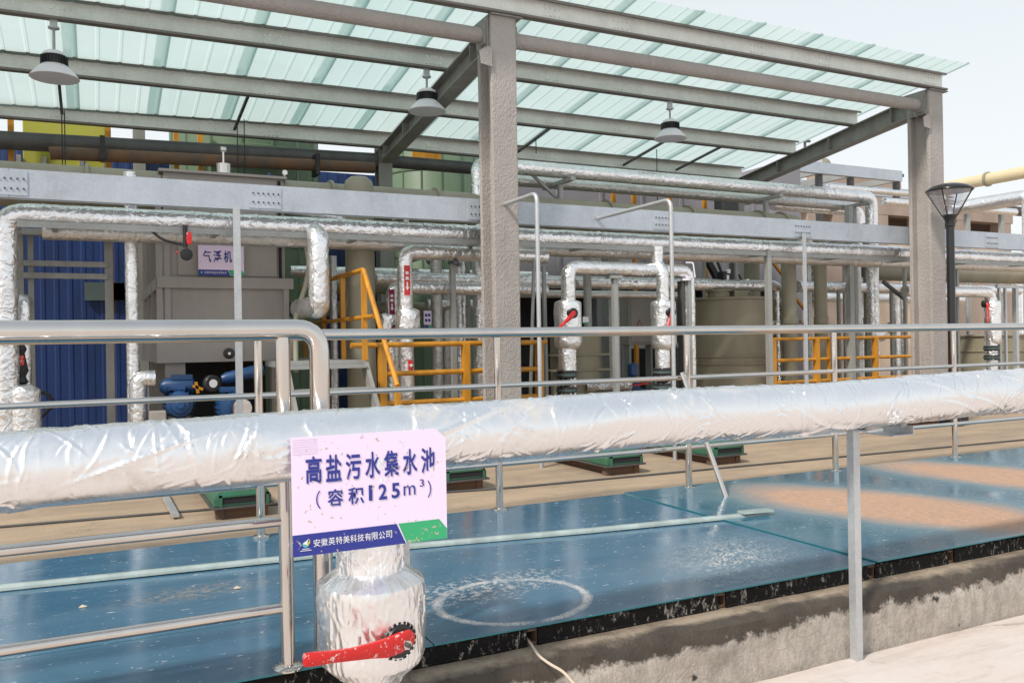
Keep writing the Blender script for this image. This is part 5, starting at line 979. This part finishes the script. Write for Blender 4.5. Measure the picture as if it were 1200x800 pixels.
# tiny lilac tag and white tag
p = at(501, 374, 9.9); tg = thing('pipe_tag', 'tiny lilac tag with blue and green foot between foil pipes', 'tag', (p.x, p.y, p.z)); b3 = Board(tg, Xat(496.5, 9.9, 2), Xat(505.5, 9.9, 2), Zat(501, 384, 9.9), Zat(501, 364, 9.9), 9.9); b3.poly('plate', [(0, 0), (1, 0), (1, 1), (0, 1)], LAVS, 0); b3.poly('blue_band', [(0, 0), (.68, 0), (.6, .18), (0, .18)], NAVY, .002); b3.poly('green_band', [(.72, 0), (1, 0), (1, .18), (.64, .18)], GPR, .002); b3.text('反冲', .1, .9, .68, .9, NAVY, .003, .02) if False else None
for v in (.36, .66): b3.poly('print_mark', [(.15, v), (.45, v), (.45, v+.16), (.15, v+.16)], NAVY, .003, .0005); b3.poly('print_mark', [(.55, v), (.85, v), (.85, v+.16), (.55, v+.16)], NAVY, .003, .0005)
p = at(686, 375, 9.35); tg = thing('pipe_tag', 'small white tag with green foot right of the left loop valve', 'tag', (p.x, p.y, p.z)); b3 = Board(tg, Xat(682.5, 9.3, 2), Xat(690, 9.3, 2), Zat(686, 379, 9.3), Zat(686, 371, 9.3), 9.3); b3.poly('plate', [(0, 0), (1, 0), (.9, 1), (.05, 1)], WPR, 0); b3.poly('green_band', [(0, 0), (1, 0), (.98, .2), (0, .2)], GPR, .002)

# ================================================================== BACKGROUND
def cladding(parent, xa, xb, y, z0, z1, w, m, name='cladding_panel', rib_=.2, dep=.007, side=None):
    x = xa
    while x < xb - .02:
        e = min(x + w, xb); pf = []; q = x
        while q < e - .001:
            pf += [(q, 0), (min(q + rib_*.55, e), 0), (min(q + rib_*.65, e), -dep), (min(q + rib_*.9, e), -dep)]; q += rib_
        pf.append((e, 0)); n = len(pf)
        vs = [(a, y + b, z0) for a, b in pf] + [(a, y + b, z1) for a, b in pf]; part(parent, name, MB().add(vs, [(i, i+1, n+i+1, n+i) for i in range(n-1)]), m); x += w
bw = thing('blue_building', 'dark blue corrugated steel building behind the left of the rack', 'building', (0, 15.8, .3))
zbt = 4.85; cladding(bw, -9, 6.4, 15.8, .3, zbt, .9, BLUEW)
part(bw, 'roof', MB().box((-9, 15.82, zbt-.1), (6.4, 20, zbt)), BLUEW); part(bw, 'side_wall', MB().box((6.38, 15.82, .3), (6.4, 20, zbt-.1)), BLUEW)
x = Xat(99, 15.7, 2.5); wd = part(bw, 'window', MB().box((x, 15.70, Zat(120, 352, 15.7)), (x+.75, 15.77, Zat(120, 331, 15.7))), mat('dim_window_glass', (.10, .13, .13), .15)); x2 = Xat(133, 15.7, 2.5); part(bw, 'window', MB().box((x2, 15.70, Zat(140, 352, 15.7)), (x2+.4, 15.77, Zat(140, 331, 15.7))), mat('dim_window_glass_2', (.12, .16, .16), .15))
for px in (164,): x = Xat(px, 15.6, 4); part(bw, 'grey_mullion', MB().box((x-.09, 15.6, .3), (x+.1, 15.75, 5.3)), PAINTG)
# lime tank
LYY = 13.3; xa, xb = Xat(27, LYY, 4.2), Xat(124, LYY, 4.2)
lt = thing('lime_tank', 'lime green box tank with pale uprights at upper left', 'tank', (xa, LYY, .3)); zlt = 4.92
part(lt, 'shell', MB().box((xa, LYY, 3.55), (xb, 14.5, zlt)), LIME, .01)
for px in (22, 52, 96, 124): x = Xat(px, LYY, 4.2); part(lt, 'upright', MB().box((x-.028, LYY-.06, 3.4), (x+.028, LYY-.005, 4.25)), GALV)
# green tanks
for px, Y, r, zt_g, lab in ((288, 14.3, 1.15, 5.9, 'dull green round tank rising behind the taupe flotation tank'), (508, 14.6, .9, 5.9, 'dull green round tank rising left of the middle column')):
    x = Xat(px, Y, 4); t = thing('green_tank', lab, 'tank', (x, Y, .3), 'dull green round tanks'); part(t, 'shell', MB().lathe((x, Y, .3), [(r, 0), (r, zt_g-.3), (r*.9, zt_g-.2), (0, zt_g-.05)], 64), GREENT)
    for k in range(8):
        a = math.pi + (k + .5) * math.pi / 8; part(t, 'seam_strip', MB().bar((x + (r+.0)*math.cos(a), Y + (r+.0)*math.sin(a), .3), (x + (r+.0)*math.cos(a), Y + (r+.0)*math.sin(a), zt_g-.3), .03), GREENT)
    for z in (1.6, 3.1, 4.6): part(t, 'hoop', MB().lathe((x, Y, z), [(r, 0), (r+.015, .01), (r+.015, .05), (r, .06)], 64), GREENT)
# orange uprights of far platforms
def orange_posts(label, pxs, Y, z0, z1, top=True):
    xs_ = [Xat(px, Y, 4) for px in pxs]; t = thing('platform_railing', label, 'railing', (xs_[0], Y, z0))
    for x in xs_: part(t, 'post', MB().box((x-.035, Y-.035, z0), (x+.035, Y+.035, z1)), ORANGE)
    if top: part(t, 'rail', MB().tube([(xs_[0], Y, z1), (xs_[-1], Y, z1)], .03, n=10), ORANGE)
orange_posts('orange platform railing beside the lime tank at upper left', (13.5, 127.5), 13.1, .3, 4.95, False)
orange_posts('orange platform railing seen above the taupe flotation tank', (207, 235.5), 13.2, 3.0, 4.9, False)
orange_posts('orange platform railing in front of the lavender grey building', (719, 743, 785, 826), 13.3, .3, 4.72)
orange_posts('orange posts low at the right end of the lavender grey building', (882, 903), 13.4, .3, 2.75)
p = at(498, 185, 13.2); solo('orange_sign_bar', MB().box((Xat(484, 13.2, 4.5), 13.2, Zat(500, 186, 13.2)), (Xat(517, 13.2, 4.5), 13.26, Zat(500, 179, 13.2))), ORANGE, 'short orange bar just under the rear purlin left of the middle column', 'bar')
pa, pb = at(903, 304, 12.6), at(920, 326, 12.6); solo('orange_strut', MB().bar(pa, pb, .05), ORANGE, 'upper slanted orange strut behind the cream pipe', 'strut'); pa, pb = at(933, 350, 12.6), at(943, 363, 12.6); solo('orange_strut', MB().bar(pa, pb, .05), ORANGE, 'lower slanted orange strut right of the cream pipe', 'strut')
# lavender grey building: clad upper storey over a dark bay
LB = 13.8; xa, xb = Xat(600, LB, 4.2), Xat(933, LB, 4); zt_l, zb_l = 4.75, 2.75
lb = thing('grey_building', 'lavender grey clad building with dark open bay behind the rack', 'building', (xa, LB, .3))
x = xa
while x < xb - .05:
    e = min(x + .95, xb); part(lb, 'cladding_panel', MB().box((x+.006, LB, zb_l), (e-.006, LB+.04, zt_l)), LAV, .004); part(lb, 'panel_joint', MB().box((x-.03, LB-.035, zb_l), (x+.03, LB-.001, zt_l)), LAV); x += .95
part(lb, 'corner_block', MB().box((Xat(903, LB-.1, 4), LB-.12, .3), (xb+.03, LB+3.5, 5.28)), LAV, .01)
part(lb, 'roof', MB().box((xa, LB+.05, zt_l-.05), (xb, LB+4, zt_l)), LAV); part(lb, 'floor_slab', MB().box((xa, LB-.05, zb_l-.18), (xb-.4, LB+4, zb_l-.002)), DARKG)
part(lb, 'back_wall', MB().box((xa-.5, LB+3.2, .3), (xb, LB+3.4, zb_l-.2)), VOID); part(lb, 'bay_shade_sheet', MB().box((xa-.4, LB+1.2, .3), (xb-.45, LB+1.25, zb_l-.19)), mat('bay_shade_black', (.03, .03, .035), .7))  # back wall and sheet coloured near-black as painted shade inside the bay
for px in (706, 734, 800, 838): x = Xat(px, LB, 2); part(lb, 'bay_post', MB().box((x-.12, LB, .3), (x+.10, LB+.2, zb_l-.19)), LAV)
for px in (722, 762): x = Xat(px, LB, 2); part(lb, 'haunch', MB().add([(x, LB+.02, zb_l-.19), (x+.9, LB+.02, zb_l-.19), (x, LB+.02, zb_l-1.1), (x, LB+.12, zb_l-.19), (x+.9, LB+.12, zb_l-.19), (x, LB+.12, zb_l-1.1)], [(0, 2, 1), (3, 4, 5), (0, 1, 4, 3), (1, 2, 5, 4), (2, 0, 3, 5)]), LAV)
part(lb, 'lower_rail', MB().box((Xat(732, LB-.3, 1.5), LB-.3, Zat(750, 408, LB)), (xb-1, LB-.24, Zat(750, 402, LB))), GALVD)
pa, pb = at(828, 303, 12.4), at(842, 330, 12.4); solo('cable_conduit', MB().bar(pa, pb, .10), BLACK, 'black slanted conduit above the mixer motor', 'conduit')
# round clutter behind the pipes right of the tank: a white plastic valve etc.
solo('duct_clamp', MB().box((Xat(846, 11.4, 3.6), 11.4, Zat(850, 246, 11.4)), (Xat(866, 11.4, 3.6), 11.6, Zat(850, 228, 11.4))), DARKG, 'grey block clamp sitting behind the cream duct at right', 'clamp', bevel=.01)
# gantry of galvanised box beams, upper right
GY = 14.6; zg = Zat(980, 200, GY); gt = thing('galvanised_gantry', 'galvanised box beam gantry beyond the roof corner at right', 'gantry', (Xat(933, GY, 4), GY, .3))
xa, xb = Xat(930, GY, 4.9), Xat(1058, GY, 4.9)
part(gt, 'front_beam', MB().ext(CB, (xa, GY, zg-.1), (xb, GY, zg-.1), (0, 1, 0), (0, 0, 1)), GB); part(gt, 'rear_beam', MB().ext(CB, (xa, GY+1.8, zg-.1), (xb+3.2, GY+1.8, zg-.1), (0, 1, 0), (0, 0, 1)), GB)
for px in (966, 1003, 1057):
    x = Xat(px, GY, 4.9); part(gt, 'cross_beam', MB().bar((x, GY+.1, zg), (x, GY+1.8, zg), .09, .16), GALVD); part(gt, 'upright', MB().box((x-.06, GY+.1, zg-(.65 if px > 1050 else 4.0)), (x+.06, GY+.22, zg-.1)), DARKG)
p = at(948, 197, GY+2.4); t = thing('roof_fan', 'small tan rooftop fan unit with a thin mast on the gantry', 'fan', p); part(t, 'housing', MB().lathe(p + Vector((.35, 0, .1)), [(.05, 0), (.22, .05), (.22, .25), (.12, .35)], 18, (1, .1, 0)), CREAM); part(t, 'base', MB().box(p + Vector((-.5, -.2, -.1)), p + Vector((.1, .3, .14))), DAFM, .02); part(t, 'mast', MB().bar(p + Vector((-.15, 0, .1)), p + Vector((-.13, 0, .75)), .05), DARKG); part(t, 'mast_head', MB().bar(p + Vector((-.2, 0, .72)), p + Vector((.05, 0, .73)), .06), DARKG); part(t, 'brace', MB().bar(p + Vector((-.4, 0, .1)), p + Vector((-.15, 0, .5)), .03), DARKG); part(t, 'scroll', MB().lathe(p + Vector((.1, 0, .15)), [(.1, 0), (.2, .04), (.2, .2), (.1, .24)], 18, (0, -1, 0)), WHITE)
# concrete building at right
CONC = mat('pinkish_raw_concrete', (.40, .315, .265), .85, 0, (20, .2, .01), .25, 1.3); CONL = mat('cream_rendered_wall', (.60, .48, .37), .85, 0, None, .2, 1.2)
CY = 21.0; cbd = thing('concrete_building', 'pinkish raw concrete frame building with cream walls at right background', 'building', (20, CY, .3))
zt3 = Zat(1100, 238, CY); zb3 = Zat(1100, 256, CY); xa = Xat(936, CY, 6); xb = Xat(1187, CY, 6)
part(cbd, 'parapet_beam', MB().box((xa, CY, zb3), (xb, CY+.5, zt3)), CONC); part(cbd, 'roof_slab', MB().box((xa, CY+.5, zt3-.4), (xb, CY+14, zt3-.2)), CONC)
part(cbd, 'recess_wall', MB().box((xa, CY+2.6, .3), (xb-.2, CY+2.8, zb3)), CONC)
xu0, xu1 = Xat(955, CY+1, 7.5), Xat(1056, CY+1, 7.5); zu = Zat(1000, 202, CY+1); part(cbd, 'upper_parapet', MB().box((xu0, CY+1, zt3-.2), (xu1, CY+1.4, zu)), CONC); part(cbd, 'parapet_cap', MB().box((xu0-.1, CY+.95, zu+.002), (xu1+.1, CY+1.45, zu+.12)), DARKG)
k = 0
for px in (955, 985, 1035, 1083, 1128, 1180):
    x = Xat(px, CY, 5); part(cbd, 'frame_column', MB().box((x-.28, CY+.01, .3), (x+.28, CY+.49, zb3-.002)), CONC)
zmid = Zat(1100, 285, CY); part(cbd, 'storey_beam', MB().box((xa, CY+.03, zmid-.8), (xb-.3, CY+.46, zmid)), CONL)
xsr = [Xat(px, CY, 3) for px in (940, 985, 1035, 1083, 1128, 1180)]
for a, b in zip(xsr[:-1], xsr[1:]):
    part(cbd, 'wall_panel', MB().box((a+.3, CY+.12, .3), (b-.3, CY+.3, 1.6)), CONL); part(cbd, 'wall_panel', MB().box((a+.3, CY+.12, 1.6), (a+.3+(b-a-.6)*.45, CY+.3, zmid-.81)), CONL)
    wn_ = part(cbd, 'window', MB().box((a+.3+(b-a-.6)*.47, CY+.2, 1.7), (b-.35, CY+.24, zmid-.9)), mat('bright_window_glass', (.30, .34, .36), .1)); part(wn_, 'window_frame', MB().box((a+.3+(b-a-.6)*.47, CY+.15, 2.9), (b-.35, CY+.26, 2.98)), WPR)
part(cbd, 'side_wall', MB().box((xb-.3, CY+.5, .3), (xb, CY+14, zt3-.4)), CONC)
# lower cream wing between rack and concrete frame
WY = 17.5; wg = thing('cream_wing', 'low cream rendered outbuilding behind the orange guard rail at right', 'building', (Xat(950, WY, 2), WY, .3))
for px0, px1, ytop in ((944, 988, 300), (1012, 1060, 338), (1066, 1100, 325), (1118, 1160, 322)):
    xa_, xb_ = Xat(px0, WY, 2), Xat(px1, WY, 2); part(wg, 'wall_panel', MB().box((xa_, WY, .3), (xb_, WY+.3, Zat((px0+px1)/2, ytop, WY))), CONC if px0 in (944, 1118) else CONL)
for k in range(6): z = Zat(950, 312 + k*8, WY-.1); part(wg, 'vent_louvre', MB().box((Xat(948, WY, 2), WY-.12, z-.04), (Xat(957, WY, 2), WY-.01, z+.03)), DARKG)
# far cream pipe rising across the sky
p0 = at(1200, 202, 11.5); x = p0.x; z = p0.z; r_c = .135
fp = solo('sky_pipe', MB().tube([(x, 7.5, z), (x, 14.2, z)], r_c, n=28), mat('pale_yellow_pipe', (.66, .56, .36), .5, 0, None, .1, 1), 'pale yellow overhead pipe crossing the sky at upper right', 'pipe')
for y in (12.3,): part(fp, 'pipe_ring', MB().lathe((x, y, z), [(r_c, 0), (r_c+.03, .0), (r_c+.03, .06), (r_c, .06)], 28, (0, 1, 0)), CREAM)
for y in (13.9,): part(fp, 'pipe_leg', MB().box((x-.06, y, .3), (x+.06, y+.12, z-r_c)), GALV)
for (q1, q2, q3, Y, r, lab) in (((1100, 236), (1165, 236), (1196, 226), 11.8, .13, 'white wrapped square duct bending forward behind the lamp head'),):
    a = at(1112, 238, 13.4); b = at(1165, 237, 12.0); 
    pipe([Vector((Xat(1108, 13, b.z), 13.0, b.z)), Vector((b.x, 13.0, b.z)), Vector((b.x, 11.2, b.z)), Vector((b.x, 11.2, .3))], .16, lab, FOILW, seed=41, fil=.15)
tr = thing('cable_tray', 'galvanised cable tray on posts behind the lamp head at right', 'cable tray', (Xat(1140, 14.5, 4), 14.5, .3)); za = Zat(1150, 245, 14.5)
part(tr, 'tray', MB().ext([(0, 0), (.5, 0), (.5, .15), (.49, .15), (.49, .01), (.01, .01), (.01, .15), (0, .15)], (Xat(1102, 14.5, 4), 14.5, za), (Xat(1230, 14.5, 4), 14.5, za), (0, 1, 0), (0, 0, 1)), DARKG)
for px in (1110, 1140, 1180): x = Xat(px, 14.5, 4); part(tr, 'post', MB().box((x-.06, 14.6, .3), (x+.06, 14.7, za)), GALVD)
# ================================================================== STREET LAMP
LPY = 8.0; x = Xat(1115, LPY, 2.0); sl = thing('street_lamp', 'black street lamp with glass cone head in front of the right column', 'street lamp', (x, LPY, .3))
zt_s = Zat(1111, 212, LPY); zc_s = Zat(1111, 222, LPY); zn = Zat(1112, 256, LPY); BL = mat('gloss_black_lamp_paint', (.02, .02, .023), .22)
part(sl, 'base', MB().lathe((x, LPY, .3), [(.14, 0), (.14, .03), (.10, .05), (.10, .30), (.08, .34), (.06, .42)], 28), BL)
part(sl, 'pole', MB().lathe((x, LPY, .3), [(.058, 0), (.055, 1.4), (.055, zn-.3-.12), (.068, zn-.3-.11), (.068, zn-.3-.03), (.085, zn-.3), (.10, zn-.3+.05), (.095, zn-.3+.05)], 24), BL)
hd = part(sl, 'hood', MB().lathe((x, LPY, zc_s), [(.30, -.03), (.315, -.015), (.31, .0), (.24, .045), (.12, .08), (.03, .095), (0, .096)], 40), BL)
part(hd, 'reflector', MB().lathe((x, LPY, zc_s-.03), [(.29, 0), (.10, -.012), (0, -.012)], 32), WHITE)
gls = bpy.data.materials.new('clear_lamp_glass'); gls.use_nodes = True; tt_ = gls.node_tree; tt_.nodes.clear(); o2 = tt_.nodes.new('ShaderNodeOutputMaterial'); a2 = tt_.nodes.new('ShaderNodeBsdfTransparent'); b2 = tt_.nodes.new('ShaderNodeBsdfGlossy'); b2.inputs['Roughness'].default_value = .05; c2 = tt_.nodes.new('ShaderNodeMixShader'); c2.inputs[0].default_value = .16; a2.inputs[0].default_value = (.9, .9, .92, 1)
tt_.links.new(a2.outputs[0], c2.inputs[1]); tt_.links.new(b2.outputs[0], c2.inputs[2]); tt_.links.new(c2.outputs[0], o2.inputs[0])
part(sl, 'glass_cone', MB().lathe((x, LPY, zn+.05), [(.095, 0), (.295, zc_s-.035-zn-.05)], 40), gls)
for k in range(4):
    a = math.radians(18 + 90*k); d = Vector((math.cos(a), math.sin(a), 0)); part(sl, 'frame_arm', MB().bar(Vector((x, LPY, zn+.03)) + d*.095, Vector((x, LPY, zc_s-.02)) + d*.305, .014), BL)
bu = part(sl, 'bulb', MB().cyl((x, LPY, zn+.06), (x, LPY, zn+.16), .04, 16), WHITE)
hel = [Vector((x + .045*math.cos(k*.55), LPY + .045*math.sin(k*.55), zn + .16 + k*.0042)) for k in range(46)]
part(bu, 'spiral_tube', MB().tube(hel, .014, .01, 8), mat('bulb_glass', (.75, .75, .75), .25))

# ================================================================== EXTRA UPRIGHTS AND SMALL VALVES IN THE RACK
for i, (px, Y, r, y0, m_, lab) in enumerate((
    (690, 10.9, .030, 300, GALVD, 'thin grey upright tube in the dark bay right of the left loop valve'), (826, 11.3, .035, 300, GALVD, 'thin grey upright tube behind the right elbow of the middle loop'),
    (991, 11.2, .045, 300, FOILD, 'dull foil upright left of the two right downpipes'), (1050, 11.6, .07, 340, FOIL, 'foil upright between right downpipes and stucco column, left one'), (1059, 12.2, .07, 345, FOILD, 'dull foil upright between right downpipes and stucco column, right one'),
    (1070, 11.9, .03, 320, GALVD, 'thin upright tube touching the left side of the right stucco column'), (1134, 11.5, .035, 330, GALVD, 'thin upright tube between the street lamp pole and the white valve'), (1192, 12.0, .09, 300, FOIL, 'foil upright at the extreme right edge'),
    (948, 11.0, .05, 270, FOILD, 'dull foil upright just right of the right hanger post'), (523, 11.2, .05, 320, FOILD, 'dull thin foil upright between the first and second upright foil pipes'), (391, 11.0, .05, 300, FOIL, 'thin foil upright seen through the orange stair rail'), (583, 11.0, .04, 300, GALVD, 'thin upright tube hidden partly by the middle stucco column'))):
    x = Xat(px, Y, 2); pipe([(x, Y, .3), (x, Y, Zat(px, y0, Y))], r, lab, m_, wob=.03 if m_ in (FOIL, FOILD) else 0, seed=60+i, n=12)
for i, (px, py, Y, lab) in enumerate(((905, 385, 9.9, 'small valve with red knob beside the pipe right of the beige tank'), (940, 383, 10.2, 'small valve with red knob behind the right hanger post'), (1002, 386, 10.2, 'small valve with red knob between the two right foil downpipes'), (1043, 384, 11.2, 'small valve with red knob left of the right stucco column'), (772, 443, 10.4, 'small valve with red knob low behind the right loop valve'))):
    p = at(px, py, Y); t = thing('small_valve', lab, 'valve', p, 'small red handled valves'); part(t, 'body', MB().lathe(p + Vector((0, 0, -.10)), [(.03, 0), (.06, .03), (.06, .12), (.035, .15), (.05, .2)], 14), FOILW); part(t, 'knob', MB().lathe(p + Vector((-.02, -.05, .0)), [(.02, -.04), (.05, -.03), (.055, 0), (.05, .03), (.02, .04)], 14, (.6, -.8, 0)), RED)
p = at(1078, 352, 11.0); q = at(1079, 382, 11.0); t = thing('pipe_lever', 'long red lever hanging against the left side of the right stucco column', 'lever', q); part(t, 'handle', MB().bar(p, q, .05, .03), RED); part(t, 'pivot', MB().cyl(p + Vector((0, .05, 0)), p + Vector((0, -.03, 0)), .04, 12), BLACK)
for px, Y, lab in ((1028, 10.0, 'lumpy foil flange wrap low on the right foil downpipe'), (1003, 10.4, 'lumpy foil flange wrap low on the left foil downpipe')):
    body_valve(px, 380, 398, Y, .14, lab, False, None, m=FOIL, name='flange_wrap')
for k, (py, px0, px1, Y) in enumerate(((279, 905, 960, 9.6), (283, 940, 1000, 9.8))):
    solo('conduit', MB().cyl(at(px0, py + 6, Y + 1.2), at(px1, py - 4, Y), .02, 10), GALV, ('left' if k == 0 else 'right') + ' of two thin slanting conduits between the long beam and main foil pipe at right', 'conduit', 'galvanised conduits')
for k, (x0_, y0_, x1_, y1_) in enumerate(((632, 265, 652, 256), (650, 266, 672, 257), (678, 266, 700, 255))):
    solo('conduit', MB().cyl(at(x0_, y0_, 10.4), at(x1_, y1_, 9.2), .016, 8), GALV, ('first', 'second', 'third')[k] + ' short slanting conduit under the beam, counting right from the middle column', 'conduit', 'galvanised conduits')
